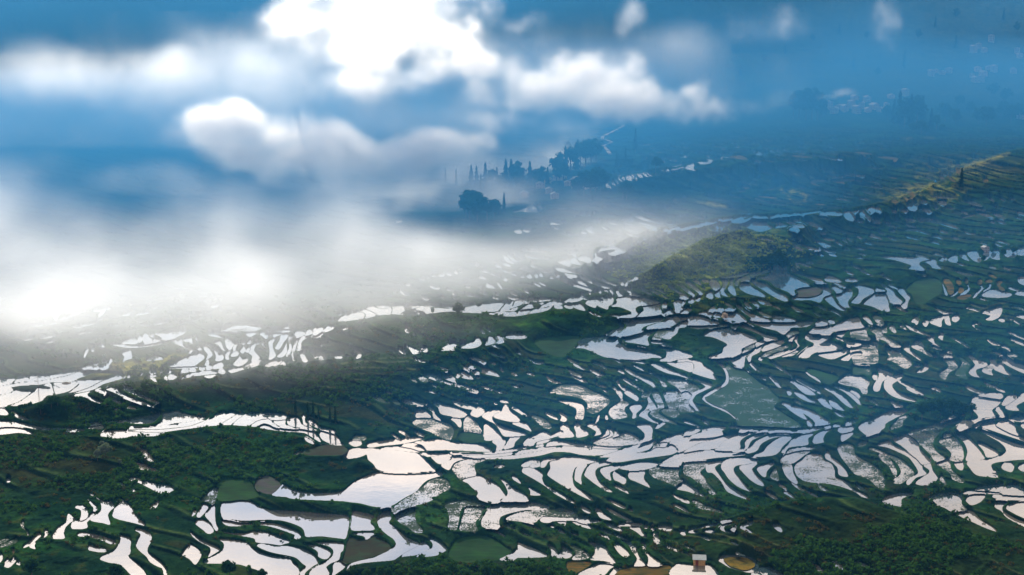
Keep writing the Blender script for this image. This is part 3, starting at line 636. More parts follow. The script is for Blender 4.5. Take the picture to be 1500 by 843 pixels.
w 1210,302,1250,272,1304,245,1325,202,1370,197,1400,164,1420,168,1400,215,1345,225,1330,265,1290,295,1270,315
s 1130,308,1160,268,1200,238,1275,233,1285,250,1230,288,1200,312
w 900,482,1000,490,1080,502,1060,512,980,498
w 1110,507,1180,517,1270,562,1377,602,1450,630,1450,640,1340,607,1250,587,1170,552
w 1240,500,1300,507,1450,502,1450,578,1377,558,1300,533
w 970,525,1000,530,1070,563,1050,567
v 895,545,940,560,1040,620,1120,650,1160,690,1140,705,1120,685,1020,630,950,595
v 880,625,930,640,1000,690,1065,730,1040,735,990,700,920,660
w 835,650,860,655,880,695,950,720,1020,780,1005,815,960,790,915,765,905,735,870,700
s 803,695,830,700,870,745,890,790,885,828,855,830,868,800,845,750
w 840,562,870,560,910,590,890,592
w 985,630,1015,645,1005,650
w 660,610,735,622,720,628
w 715,712,775,740,760,745
v 1130,595,1180,620,1240,670,1245,700,1210,690,1190,645
s 1255,640,1377,650,1420,660,1420,735,1377,775,1340,810,1328,790,1365,740,1310,690,1265,665
w -40,278,60,275,120,295,80,310,-40,308
g 180,330,300,300,515,292,545,310,515,345,490,385,430,445,350,450,230,390
T 1000 460
w -20,70,0,30,100,20,180,25,220,50,205,83,130,88,40,90,0,103,-20,103
w 215,80,240,58,270,58,290,75,240,84
w 130,-10,230,-10,230,22,180,8
w 245,-10,300,-10,310,28,250,23
w 320,-12,430,-12,480,20,510,50,440,60,370,48,320,33
v 40,100,160,97,280,92,370,78,360,95,230,110,120,120
w 165,170,250,125,370,96,375,125,420,140,520,170,600,215,556,238,476,278,466,316,400,342,300,354,215,352,270,330,320,310,330,270,360,255,340,230,250,190
w 395,103,450,84,448,103,420,110
w 458,92,490,68,510,92,580,132,650,167,740,192,760,203,665,213,650,185,560,140,480,110
w 530,62,620,72,750,75,900,71,1045,62,1050,75,1000,102,920,108,870,113,830,158,800,163,750,133,660,113,580,83
w 1065,83,1100,57,1150,52,1165,83,1110,93
w 1170,52,1220,52,1225,78,1190,78
w 1030,150,1050,118,1120,108,1186,100,1155,125,1100,152
w 1115,165,1155,137,1212,104,1280,68,1377,33,1425,38,1440,75,1462,105,1377,118,1320,126,1240,136,1200,152,1180,168
w 985,190,1010,167,1100,172,1195,182,1175,200,1205,232,1285,270,1275,283,1200,293,1090,306,1040,326,1010,353,930,350,970,310,1000,280,1050,260,1055,235,1000,210
w 1090,322,1200,308,1312,280,1350,292,1335,310,1268,343,1200,366,1120,345
w 1272,368,1322,340,1377,308,1440,304,1440,330,1377,330,1335,376
w 1222,187,1260,187,1320,222,1377,232,1440,242,1400,260,1335,258,1314,230,1260,210
w 1238,150,1280,138,1340,128,1310,150,1290,183,1250,173
w 588,240,630,224,670,227,620,250,595,256
s 480,310,500,277,560,242,586,250,556,278,500,308
w 387,383,410,358,470,328,540,302,590,272,566,300,516,330,500,360,496,400,488,428,440,423
w 522,350,570,313,604,272,662,242,735,215,700,240,636,265,626,298,600,318,556,340,546,378,530,383
w 642,303,644,280,692,247,760,222,813,214,808,238,740,273,690,288
s 635,340,690,302,770,272,850,258,830,280,740,308,680,338,650,348
w 610,370,625,345,690,342,780,308,860,288,880,252,850,230,870,225,890,240,880,275,820,305,740,330,690,350,640,365,640,380
w 690,357,740,342,830,312,890,287,930,257,900,212,920,175,930,180,920,220,940,255,900,292,800,332,720,360
s 835,165,860,142,920,142,940,152,890,165,850,190
w 850,220,870,187,920,167,950,157,900,187,880,220
v 760,347,850,317,930,292,1000,252,940,292,900,330,830,345
w 212,367,290,356,390,356,366,380,300,375
w 230,375,300,395,340,430,367,490,362,560,300,602,200,662,177,672,190,700,260,740,340,770,400,815,430,843,415,843,380,810,300,770,230,740,170,700,160,670,220,630,310,578,345,540,348,490,325,440,290,410
G 178,685,230,650,320,606,366,562,378,490,350,430,362,402,400,440,480,455,540,495,620,560,690,600,730,650,775,690,740,735,740,760,820,815,950,905,800,907,640,896,470,896,430,863,420,838,330,773,250,745
w -40,375,70,372,150,392,170,420,250,470,240,490,275,530,180,510,60,470,0,453,-40,445
w -20,362,40,342,75,337,70,355,0,372
w -20,330,25,335,0,352,-20,350
w -20,490,40,500,150,545,240,575,190,610,110,650,80,690,80,710,110,740,130,785,70,760,20,720,15,690,60,650,150,610,185,590,160,565,110,540,40,520,-20,510
s -40,560,40,560,110,582,128,610,60,648,0,688,-60,690
w 530,395,560,395,600,445,635,475,580,450
w 520,445,545,455,555,470
w 625,505,680,535,650,530
w 685,490,720,510,760,545,800,590,770,590,735,555
w 700,380,780,430,880,500,860,497,760,432
w 860,545,885,535,930,565,1010,600,1060,640,1070,655,1000,650,940,610,900,570
w 900,515,1000,560,1090,610,1115,645,1080,635,1000,580,930,545
w 900,625,960,650,1020,685,1085,715,1020,710,950,680,905,645
w 1120,585,1180,600,1260,640,1340,710,1377,760,1320,740,1220,650,1170,620
w 1200,580,1300,605,1377,650,1420,690,1440,740,1377,690,1290,620
v 990,460,1030,490,1080,515,1115,550,1095,545,1010,492
g 990,452,1060,455,1150,480,1250,510,1215,550,1165,565,1100,525,1040,490
w 835,610,870,615,880,640,855,660
w 1085,680,1150,680,1170,720,1210,770,1140,745,1110,715
w 1175,683,1220,703,1270,743,1310,778,1260,773,1200,743
w 790,718,870,733,940,783,1000,843,980,848,900,803,830,748
T 1250 460
v -125,545,-50,492,0,498,60,505,130,545,110,595,112,640,75,645,50,605,0,587,-80,570
w 70,25,110,22,140,50,155,85,130,80,100,55
s 155,20,200,18,238,45,232,92,210,90,170,50
s -20,127,60,118,118,114,105,150,130,208,80,208,20,188,-20,188
s 130,130,190,108,280,97,225,135,240,165,290,205,350,240,380,265,320,265,250,215,190,195,175,160
s 230,132,265,112,270,150,245,150
s 285,107,330,100,345,150,320,150
w 370,95,400,95,430,128,400,118
w 410,85,450,100,530,140,600,170,620,180,560,165,470,132
w 465,65,500,20,530,45,510,90,490,70
w 555,70,605,55,600,85,580,105
w 620,72,640,40,690,25,760,5,800,0,740,28,712,58,708,105,660,90
w 738,32,770,20,780,60,785,92,745,80
w 800,22,850,8,855,40,830,65,795,55
w 590,185,655,182,645,215,700,262,650,240,610,215
w 685,180,700,155,728,155,720,190,718,212,690,195
w 775,185,860,220,930,265,935,278,870,242
w 955,90,990,75,1020,83,972,90,992,115,1045,140,1000,127
s 260,290,320,277,385,277,380,320,430,355,475,400,430,440,390,430,320,385,270,370,290,340
w 400,270,430,252,460,255,450,290,500,330,550,370,530,372,480,335,430,305
v 468,260,500,222,540,225,570,260,580,300,640,340,610,340,550,305,500,285
w 640,340,670,335,680,350,650,355
s 0,240,100,217,195,232,195,290,192,395,80,396,0,396
w -15,265,30,265,40,290,0,325,-20,325
G 0,412,80,440,130,430,138,493,80,480,0,480
w 150,490,190,490,190,530,165,530
w 190,440,300,480,316,498,256,528,226,560,208,618,165,620,165,570,200,520,205,480
w 252,540,300,514,395,482,385,520,320,560,315,590,350,630,430,670,520,710,400,690,310,660,250,600
w -20,610,40,640,55,665,38,700,45,740,0,700,-20,660
w 425,600,470,600,570,650,550,655,480,635
w 505,470,560,440,570,410,600,410,605,440,560,470
w 490,420,540,420,530,430,500,430
v 690,332,760,322,800,332,800,350,740,350
w 760,300,780,298,800,316,770,318
s 690,500,700,470,760,440,760,400,720,370,800,362,840,430,790,460,760,490,740,530
G 815,480,850,440,880,390,840,340,920,390,940,420,900,470,920,525,860,510
w 920,335,960,340,1000,375,1075,395,1070,420,990,450,1000,490,1030,512,960,500,930,465,980,420,970,390
v 1035,460,1060,425,1110,405,1095,365,1120,365,1155,395,1140,430,1110,460,1130,492,1080,485
w 1130,440,1165,400,1210,415,1230,460,1280,495,1230,488,1170,465
w 1185,345,1230,350,1300,395,1420,440,1420,490,1330,460,1240,415,1200,380
w 1300,15,1377,8,1420,20,1420,45,1377,40
w 1165,50,1200,35,1225,45,1210,68
w 1245,30,1300,50,1355,85,1340,87
T 1000 340
w 870,290,890,295,930,330,1020,360,1100,380,1135,400,1115,410,1060,395,970,355,890,325
w 905,250,925,250,945,292,920,285
w 930,245,990,262,1050,285,990,278,945,260
w 990,240,1050,243,1050,260,1010,256
w 590,375,680,352,718,302,760,275,790,270,835,275,840,330,900,360,1000,410,1020,435,940,448,898,470,908,498,870,505,860,490,790,460,740,440,700,400,640,380
m 915,462,960,448,1080,453,1120,475,1080,506,990,521,912,516,935,500
w 880,527,920,523,1000,532,1080,518,1135,485,1092,448,1060,435,1150,440,1205,480,1175,505,1136,525,1106,568,1030,548,960,550,890,545
w 470,390,500,360,580,337,660,302,713,284,698,318,620,348,556,368,536,388,500,396
w 455,450,480,408,520,405,560,442,640,492,680,530,600,515,520,495
w 545,387,580,374,600,407,680,427,740,472,840,522,840,560,770,540,680,490,620,450,580,430
w 300,368,400,350,530,318,518,340,440,362,370,366
w 420,425,432,387,490,352,600,307,558,345,480,373,448,408,442,435
w 300,377,356,380,366,405,345,450,330,480,370,520,320,510,305,480,320,440,325,410
w 364,455,384,415,374,380,416,377,401,400,416,450,430,510,390,500
w 220,390,270,388,300,430,298,453,250,468,215,420
w 180,510,210,487,240,487,240,540,200,530
w 255,500,280,477,305,462,295,490,305,530,265,520
w 145,390,205,385,205,410,190,415
w 80,395,120,390,150,420,150,430,110,415
w 150,440,185,460,170,465
w 20,405,50,405,110,445,165,495,140,505,110,480,60,445
w -20,430,60,470,100,515,70,510,0,465
w 40,570,60,540,90,535,85,575
w 100,550,130,520,150,515,130,560
w -20,500,50,530,20,545,-20,530
w -20,550,25,555,0,595,-20,590
w 140,670,200,640,240,602,268,620,238,660,232,688,180,683
w 245,685,262,640,290,612,330,617,318,650,300,690
w 320,565,400,600,408,640,450,670,510,700,440,720,370,708,330,690,340,640,370,610
w 425,595,460,595,500,635,560,665,640,690,695,705,690,718,560,710,550,690,490,650
w 490,570,510,570,565,615,530,615
w 550,565,580,560,625,600,590,600
w 600,545,680,565,720,595,640,585
w 725,680,790,680,880,700,910,713,830,720,740,713
w -20,625,50,620,75,632,0,645
w 1150,355,1220,365,1285,400,1230,408,1150,395
w 1315,380,1400,380,1400,402,1320,400
w 1145,540,1160,522,1210,517,1240,572,1320,630,1270,630,1200,590
w 1200,440,1230,440,1285,465,1280,483,1240,488
w 1235,510,1285,492,1302,462,1364,470,1364,520,1336,550,1336,590,1360,610,1300,600,1260,560
w 1065,70,1090,72,1190,105,1195,122,1130,115
w 1230,75,1250,80,1300,108,1260,105
w 1275,60,1300,62,1340,90,1310,85
w 1310,45,1330,45,1377,80,1350,75
w 820,95,865,110,860,118,835,110
w 880,100,900,100,970,145,960,153,920,140
w 905,60,940,70,950,95,1000,115,1060,130,1100,145,1020,145,1000,125,930,95
w 1280,235,1345,245,1330,248
T 1250 340
w 215,200,300,198,420,205,620,212,550,235,530,260,580,300,500,302,440,298,470,275,430,255,330,225
w 565,235,600,222,665,222,670,260,720,297,640,290,620,265
w 690,225,750,200,745,240,700,235
w 760,215,800,190,835,185,835,245,780,240
w 850,185,900,172,915,205,940,235,880,215
w 915,165,1000,155,1010,190,1030,205,1020,245,960,225
w 1050,165,1110,150,1100,200,1060,230,1045,210
w 1115,165,1150,145,1180,150,1175,200,1180,222,1110,210
w 1210,150,1300,135,1310,200,1240,200,1215,180
w 1330,135,1420,125,1420,180,1320,185
w 830,250,910,270,870,272
w -10,430,60,435,163,460,156,488,76,540,46,576,-15,573,-15,560,32,515,44,475,34,450
w 84,565,124,532,184,489,240,487,275,520,285,600,290,640,230,635,150,600,80,582
w 184,450,210,457,245,476,185,478
w 215,420,250,430,320,465,340,510,393,555,378,578,300,573,295,550,270,500,270,470
w 275,415,300,420,355,455,340,460
w 350,455,410,460,425,490,460,525,440,560,430,610,390,600,397,582,424,555,404,525,368,490
w 320,595,378,590,390,625,440,640,410,645
w 200,340,250,342,240,352
w 120,345,160,355,150,360
w 0,205,75,205,70,215,20,212
w -20,70,30,85,20,90
w -10,120,100,140,60,145
o 725,385,770,385,800,420,810,460,800,495,770,500,755,450,735,415
o 825,395,860,390,870,420,845,425
o 850,460,880,450,890,475,855,495
o 830,530,880,512,940,507,950,515,900,545,850,545
o 1065,395,1110,385,1120,405,1070,408
o 1155,405,1205,400,1180,430,1220,460,1200,470,1165,440
o 900,385,920,380,925,410,905,415
o 1000,400,1030,385,1040,410,1010,420
o 1085,350,1110,345,1160,370,1130,370
w 712,395,728,430,748,470,760,505,740,505
w 775,518,830,482,848,445,813,405,838,430,862,450,850,482,810,515
w 860,508,900,472,930,450,890,402,905,397,938,440,935,468,900,500
w 960,530,1000,482,1035,445,990,425,1055,440,1005,500,980,528
w 1035,515,1080,472,1150,467,1250,490,1280,505,1240,525,1140,530
w 1330,370,1420,360,1420,430,1340,415
w 1300,495,1377,470,1420,470,1420,510,1340,512
w 1040,480,1100,430,1060,397,1112,420,1090,462
w 1030,650,1100,625,1190,600,1200,630,1180,680,1120,712,1060,705,1110,680,1080,665
g 430,460,540,380,690,390,710,480,640,530,560,575,500,570,470,500
T 0 450
w 880,300,950,297,1060,317,1200,302,1310,277,1400,262,1400,270,1290,300,1180,320,1060,328,960,317
w 980,280,1040,260,1100,250,1110,285,1080,297,1000,297
w 1115,240,1135,232,1150,260,1120,290
w 1155,225,1190,220,1230,270,1215,293,1160,293
w 1195,225,1240,215,1235,245
w 1245,215,1377,192,1500,180,1480,215,1377,258,1330,265,1280,230
w 1240,255,1300,268,1270,285,1235,285
w 785,305,835,298,838,325,800,318
w 735,320,770,318,750,335
w 730,345,760,350,745,362
w 690,345,715,337,690,400,670,405
w 975,370,1055,350,1060,385,1070,410,1020,425,980,445,1005,400
w 1170,435,1210,405,1265,393,1320,420,1240,430
w 670,510,690,475,780,440,800,450,740,490,700,500,690,520
w 715,510,760,484,800,480,760,520
w 740,555,790,530,830,480,870,450,890,410,905,435,860,490,800,530
w 815,440,850,430,865,440,830,455
w 570,575,590,515,620,520,610,560
w 590,590,660,522,720,517,650,570,610,592
w 350,600,440,582,530,525,565,520,540,560,440,600
w 230,570,330,552,450,537,420,555,340,575,320,597,240,603
w 135,610,150,577,225,567,225,598
w 45,600,130,582,130,612,30,638,-20,652,-20,645
w -20,587,45,587,38,602,-20,622
w 900,590,940,562,1000,557,1005,575,930,600
w 1025,545,1050,540,1050,565,1030,572
w 1070,540,1085,530,1095,555
w 1125,555,1150,520,1160,525,1140,550
w 1200,510,1220,500,1235,540,1215,545
w 1235,500,1255,495,1260,530,1245,540
w 1300,500,1315,498,1310,530,1290,530
w 1340,525,1377,507,1377,530,1320,548
w 1215,570,1250,590,1270,600,1240,600
w 1325,570,1345,570,1345,590,1330,590
w 395,195,460,205,430,207
w 580,155,650,155,660,168,600,165
w 180,160,440,120,600,95,560,110,350,150
w 470,100,600,50,720,28,640,55,520,90
w 415,50,450,25,490,45,460,90,455,120,440,100
w 800,50,850,25,830,60,790,85
w 740,30,850,5,900,10,800,35
w 0,520,0,520,0,520
y 620,590,760,562,860,522,960,452,1200,440,1377,385,1400,450,1200,490,1000,540,890,580,760,580
T 250 440
w 0,500,100,470,235,425,270,465,230,500,190,525,100,530,-70,535
w 20,345,50,325,95,318,90,350,130,380,180,395,150,435,145,400,100,375
w 100,325,130,310,180,300,165,320,190,348,140,340
w 190,295,215,288,205,305,240,338,210,325
w 210,385,240,378,250,398,225,403
w 290,255,400,252,520,264,560,280,450,266,320,268
w 295,275,360,280,440,305,400,302,330,290
v 345,245,400,240,480,200,600,192,740,200,700,240,560,248
w 610,260,700,258,650,292,620,290
w 715,264,785,258,775,310,745,295
w 790,264,820,264,815,290,800,300
w 825,262,900,262,860,288,830,290
w 750,250,900,232,1000,242,1120,197,1130,205,1040,232,980,250,850,256
w 895,225,920,210,970,205,965,225
w 265,370,280,355,330,420,330,450,280,480,300,440,270,400
w 345,345,400,330,420,380,445,410,410,395,385,360
w 440,305,480,315,505,350,480,400,450,380,440,340
w 345,395,380,420,370,440,420,440,420,480,360,490,365,450
w 440,470,450,420,480,410,465,450,475,475,450,478
w 500,400,510,350,550,340,530,370,515,410
w 560,345,600,335,590,360
w 610,350,640,315,650,345
w 480,450,520,410,550,425,530,450
w 560,410,590,370,600,400,580,430
w 600,410,640,370,625,420
w 640,390,650,360,690,345,670,400,690,430,720,460,690,488,650,495,660,450,630,425
w 500,520,540,470,560,450,580,480,620,470,610,500,560,530
w 590,535,640,512,720,482,735,487,700,510,640,527
w 694,347,780,320,740,340,770,390,740,370,730,347,700,360
w 790,330,850,305,820,350,830,400,845,450,790,480,800,420
w 840,385,880,320,890,275,950,265,940,298,908,340,888,375,870,395
w 855,455,885,415,912,387,932,342,942,312,932,370,938,410,918,445,885,460
w 950,300,990,285,970,330,976,390,956,440,930,455,956,380
w 1000,260,1070,250,1085,270,1050,293,1010,298
w 995,350,1010,310,1040,302,1020,340,1003,400,985,440,1010,490,995,495,975,440
w 1022,400,1052,302,1120,292,1060,327,1050,380,1027,410
w 1085,260,1110,238,1140,240,1140,268,1090,283
w 1145,270,1165,230,1230,225,1220,248,1170,278
w 1230,250,1260,215,1315,210,1310,230,1260,255
w 1150,287,1220,260,1230,275,1180,297
w 1040,430,1060,412,1095,410,1080,440,1105,490,1070,500
w 1115,405,1150,410,1165,398,1215,398,1210,430,1165,470,1140,440
v 1195,450,1215,435,1255,445,1250,475,1200,483
w 1330,460,1377,458,1377,472,1335,472
w 1285,165,1320,150,1310,170
w 1340,150,1377,130,1377,165,1345,168
w 1340,120,1377,105,1377,118
w 755,535,800,500,860,485,828,515,800,535
w 815,530,860,502,900,482,890,505,850,528
w 880,515,920,505,925,525,890,522
w 270,520,300,475,310,510,290,525
w 230,545,270,540,275,560,235,565
w 285,532,330,530,330,555,285,558
w 337,530,410,502,420,540,340,555
w 0,541,240,537,200,546,80,551,0,549
w 80,585,100,553,135,553,140,580
w 150,557,200,553,200,575,155,578
w 70,640,150,602,280,572,360,577,370,590,250,605,150,622
w 390,590,390,557,430,557,440,590
w 465,562,520,557,600,542,720,512,690,530,600,555,520,580,480,585
w -20,605,40,600,50,620,20,640,-20,640
w 0,245,60,240,120,237,115,260,60,285,0,305
w 20,15,70,5,60,18
w 320,50,390,28,395,45,340,60
w 385,75,405,70,400,88
y -20,430,80,440,130,445,50,480,-20,497
T 550 320
w 360,490,385,482,405,492,385,502
w 415,475,435,475,435,487,415,485
w 450,465,480,458,490,468,470,475
w 495,460,560,445,545,470,520,472
w 570,440,620,455,610,463,580,455
w 630,430,660,430,670,450,640,445
w 675,430,705,420,690,437
w 190,585,210,583,222,600,205,603
w 240,535,285,535,275,545,250,542
w 850,420,890,420,915,437,890,440
w 895,530,920,532,970,555,960,565,900,557
w 1030,495,1060,485,1065,500,1050,510
w 1165,470,1190,460,1210,475,1180,480
w 1215,460,1250,450,1265,480,1235,485
w 1280,455,1305,450,1310,480,1290,480
w 1320,455,1335,440,1355,470,1330,470
w 980,525,995,522,1030,570,1010,565
w 1115,105,1170,92,1185,115,1150,125
w 1190,90,1260,92,1240,112,1200,110
w 1145,255,1250,258,1377,268,1377,275,1230,268
w 1030,295,1060,300,1080,335,1130,365,1090,365,1050,340
w 1065,290,1100,300,1130,335,1170,350,1120,350,1085,320
w 1110,290,1150,300,1200,338,1160,335
w 1200,290,1270,305,1377,322,1377,332,1280,325,1215,312
w 1010,355,1060,365,1100,388,1050,385
w 960,370,1000,380,1030,400,980,392
w 790,365,810,365,830,385,810,390
w 840,425,870,418,915,435,880,440
w 1010,418,1080,430,1090,438,1040,432
w 1190,578,1230,585,1265,607,1225,605
w 1265,520,1300,525,1340,555,1320,553
w 1310,510,1377,535,1377,548,1340,535
w 1075,600,1120,608,1155,630,1125,622
w 160,25,205,15,215,25,175,35
w 1350,25,1377,22,1377,33
w 1310,40,1340,38,1330,46
w 835,560,870,565,860,577
T 800 310
w 270,25,310,12,375,18,365,32,290,35
w 25,100,70,92,125,95,120,103,60,108
w 130,85,160,82,155,97,135,97
w 50,125,80,125,105,140,80,143
w 315,130,370,117,380,140,370,155,395,175,350,172,330,155
w 275,165,310,162,335,180,300,182
w 445,120,480,130,510,148,470,145
w 485,80,530,82,580,105,530,103
w 165,175,215,185,225,197,190,193
w 770,-5,850,20,930,50,985,65,930,62,840,35
w 715,32,770,35,850,65,935,88,920,97,820,80,740,55
w 600,70,650,45,690,30,690,55,720,75,650,80
w 720,80,800,92,900,120,870,125,780,105
w 225,280,265,285,260,295,225,290
w 270,260,310,272,290,277
w 180,318,270,325,265,335,190,330
w 410,75,440,70,435,95,415,95
w 0,385,45,385,40,392,0,392
w 95,405,150,385,190,378,192,440,150,435,115,420
w 190,410,195,378,240,370,260,395,290,430,230,425
w 255,375,290,360,370,370,350,415,310,405,275,395
w 355,395,390,370,395,335,430,350,470,370,420,400,375,402
w 440,385,490,370,550,370,540,400,480,405
w 558,385,575,355,610,350,590,395,560,400
w 610,370,655,350,680,390,630,388
w 430,305,500,290,600,285,690,265,650,300,620,320,580,345,500,335,570,315,520,305,430,322
w 650,310,690,320,735,355,700,355,660,330
w 670,275,700,258,720,262,690,280
w 720,255,750,265,785,292,755,285
w 735,232,800,205,850,190,830,205,760,245
w 815,268,850,285,830,283
w 880,195,930,180,980,165,950,200,930,215,895,205
w 950,155,1040,130,1100,125,1200,105,1340,80,1377,72,1377,85,1250,125,1150,140,1100,155,1060,150,980,180,990,165
w 980,185,1050,158,1090,165,1040,195,1000,215
w 1100,165,1140,150,1150,175,1115,190
w 1330,110,1377,85,1420,85,1420,150,1340,155
w 70,455,120,455,200,480,300,490,400,525,410,515,440,510,450,535,500,565,565,590,560,600,500,580,420,550,330,515,200,495,110,485
w 90,545,140,553,180,553,230,580,310,605,375,630,360,642,260,615,180,590
w 210,548,280,560,340,598,280,582
w 265,525,330,535,400,575,520,610,480,618,390,590,300,550
w 580,555,620,560,640,575,610,600
w 640,540,690,545,650,590,630,590,660,565
w 700,545,730,530,750,540,690,560
w 35,720,60,705,80,720,50,740
w 100,705,125,700,115,720
w 120,735,180,700,235,685,215,705,140,745
w 150,735,240,690,300,695,270,720,200,732
w 265,680,300,668,310,690,345,705,290,710
w 340,655,360,650,355,675
w 380,650,410,640,395,660
w 415,640,445,630,440,665
w 460,630,490,625,500,655,475,645
w 510,625,530,620,540,665,520,655
w 355,715,440,690,570,680,470,705,410,720
w 20,790,60,750,130,745,200,745,290,740,300,770,250,790,200,770,140,760,90,765
w 330,735,380,720,470,705,450,735,400,755,390,775,340,750
w 560,630,590,625,580,650,620,670,600,685,575,675
w 620,620,690,618,680,645,700,660,780,690,850,720,900,735,830,745,740,765,720,775,700,800,680,800,650,775,560,765,530,760,560,740,570,715,640,705,690,702,710,690,690,675,640,635
w 740,615,790,615,800,640,860,670,820,668,775,640
w 830,630,870,640,920,665,1000,705,950,695,870,660
w 860,615,890,618,960,655,990,668,930,655
w 975,605,1020,600,1060,640,1130,670,1150,690,1110,685,1040,645
w 1050,590,1100,590,1140,610,1200,660,1190,680,1140,640
w 1220,685,1240,700,1235,725,1205,715
w 1110,570,1160,572,1220,630,1260,660,1240,668,1190,630
w 1175,555,1230,555,1280,620,1290,630,1250,610
w 1020,735,1050,715,1080,725,1085,790,1050,795,1030,760
w 1145,730,1160,700,1190,700,1185,740
w 1090,800,1150,785,1180,800,1120,805
T 750 200
w 755,365,790,360,795,385,820,425,785,415,760,410
w 800,362,825,350,830,370,850,402,825,395
w 835,345,850,345,855,370,870,387,850,380
w 860,340,880,342,910,378,885,368
w 890,335,960,315,970,340,1000,360,950,358,910,345
w 965,318,1000,308,1005,330,1025,345,990,342
w 1010,310,1045,305,1050,320,1065,330,1030,332
w 1055,302,1085,300,1090,315,1110,326,1080,325
w 1090,298,1125,297,1130,312,1145,322,1120,321
w 1135,295,1170,292,1170,308,1195,320,1160,315
w 1180,292,1220,290,1225,305,1245,315,1205,311
w 1240,290,1265,285,1270,300,1290,310,1260,309
w 1280,283,1305,275,1310,290,1330,300,1300,299
w 1320,275,1345,268,1350,280,1370,290,1340,289
w 880,325,950,300,1040,292,1150,285,1260,270,1377,240,1377,252,1300,268,1200,285,1060,297,960,312
w 750,292,795,290,800,303,765,305
w 805,287,840,290,880,310,860,325,840,310
w 860,280,920,280,935,290,880,292
w 950,275,1080,280,1085,290,990,285,980,305,955,295
w 1200,180,1230,175,1225,195,1250,210,1215,205
w 1235,170,1290,168,1340,185,1320,190,1260,182
w 1270,210,1340,212,1350,222,1300,222
w 1340,158,1377,155,1377,170
w 1100,135,1135,135,1140,148,1105,148
w 1160,118,1230,120,1235,128,1165,128
w 1285,105,1330,105,1330,112,1290,113
w 1005,70,1060,62,1130,58,1130,68,1040,76
w 1085,10,1140,12,1140,18,1090,17
w 10,600,60,590,110,570,150,550,195,555,200,590,240,608,130,612,70,605,20,612
w 200,550,225,543,240,565,275,582,215,580
w 245,687,340,685,350,692,270,695
w 305,708,350,700,400,702,395,712,320,716
w 405,692,430,690,440,700,410,705
w 325,732,360,735,380,745,350,750
w 550,628,600,620,650,625,640,638,560,640
w 655,615,680,615,680,623,658,622
w 500,655,525,650,520,662
w 70,450,105,447,95,458
w 290,375,315,372,312,385
w 320,462,338,462,332,472
w 615,500,670,500,660,510,630,508
w 345,518,372,517,360,525
w 365,262,410,262,405,271,370,270
w 475,263,600,267,600,273,480,270
w 620,340,655,338,650,346
w 515,337,545,335,540,343
w 830,225,890,235,860,245
w 700,245,745,237,720,255
w 1295,505,1330,500,1330,520,1377,535,1310,528
w 1240,580,1255,583,1250,595
T 1000 210
w 580,85,605,75,625,80,640,95,600,97
w 610,70,635,68,668,93,640,93
w 695,55,715,52,745,75,720,72
w 735,52,760,55,800,75,770,73
w 800,48,825,45,850,60,825,58
o 390,115,430,105,480,102,525,130,470,130
w 990,92,1060,95,1140,105,1230,122,1295,135,1240,135,1150,120,1080,105
o 870,98,940,98,1000,105,1075,118,1010,116,930,112
w 20,190,50,172,95,170,85,200,110,220,60,215,30,208
w -10,185,15,178,10,205,-10,215
w 130,155,180,150,230,140,230,160,180,170,140,170
w 0,95,40,88,45,105,0,118
w 310,40,340,35,345,50,320,52
w 420,20,455,25,460,38,430,35
w 680,370,720,350,790,335,770,355,720,375,690,377
o 480,340,530,345,540,365,510,365
w 440,378,500,372,500,390,450,392
w 1010,440,1040,437,1055,452,1020,450
o 1200,305,1260,290,1370,283,1377,295,1300,310,1310,328,1250,318
o 1030,310,1070,295,1150,300,1160,312,1090,312,1075,330,1130,345,1080,342,1045,330
y 780,380,860,385,960,410,1025,415,1000,425,900,410,820,400
o 600,425,680,430,770,440,720,443,640,435
w 640,475,720,482,840,498,830,503,720,492
o 1040,488,1100,488,1160,497,1110,499
w 1270,388,1340,398,1377,405,1377,412,1320,403
w 195,405,230,400,270,405,260,420,220,420
y 50,450,120,465,250,495,370,512,350,518,230,505,110,480
w 170,420,250,440,350,455,460,485,440,490,330,468,220,445
w 0,430,30,425,30,440,0,445
w 0,700,100,665,240,630,400,598,400,605,380,620,250,645,130,675,0,720
w 240,650,330,635,390,628,370,655,330,690,260,710,235,690
w 400,610,470,590,560,585,500,600,480,615,540,610,500,635,440,645,395,640
w 460,655,560,620,650,612,690,615,680,640,690,665,730,680,650,710,600,712,540,690,490,670
w 560,585,600,580,700,598,680,605,600,600
w 690,590,780,575,920,568,1060,550,1140,545,1060,565,940,578,800,590,730,600
w 710,625,780,602,780,630,820,655,850,665,800,678,740,685,760,660,740,640
w 800,605,850,602,880,630,910,645,920,655,870,655,840,640
w 860,602,900,590,950,590,940,620,965,645,930,640,890,620
w 855,690,900,670,970,660,980,680,900,688,940,710,870,705
w 590,765,670,768,740,785,700,785
w 1085,565,1180,550,1280,558,1270,585,1180,580
w 1290,560,1345,550,1377,570,1377,625,1330,620,1300,590
w 970,620,1040,640,1130,680,1090,690,1010,650
T 1250 200
w 0,605,40,598,30,615,0,625
w 45,605,80,590,95,620,140,660,120,670,80,645,50,630
w 110,580,160,568,165,610,130,605
w 170,575,210,575,230,610,190,605
w 150,660,170,625,215,635,210,680,230,695,165,695
w -10,650,20,665,75,680,75,700,30,695,-10,685
w 245,690,280,682,300,702,260,705
w 310,600,350,585,345,615,315,615
w 375,595,410,580,440,585,435,610,390,608
w 430,535,510,528,510,570,500,600,450,590,435,560
w 520,575,560,555,600,575,640,612,590,607,530,590
w 545,515,590,518,600,540,560,540
w 680,510,745,510,750,545,720,565,690,545
w 650,560,670,555,685,580,660,588
w 890,520,920,510,960,518,1040,560,990,555,930,542
w 320,670,380,680,385,687,340,684
w 415,655,460,655,500,680,495,690,430,685
w 510,660,560,655,640,660,720,690,800,715,860,748,800,740,700,710,600,690,530,690
w 420,745,480,742,560,765,630,793,580,788,500,765,430,760
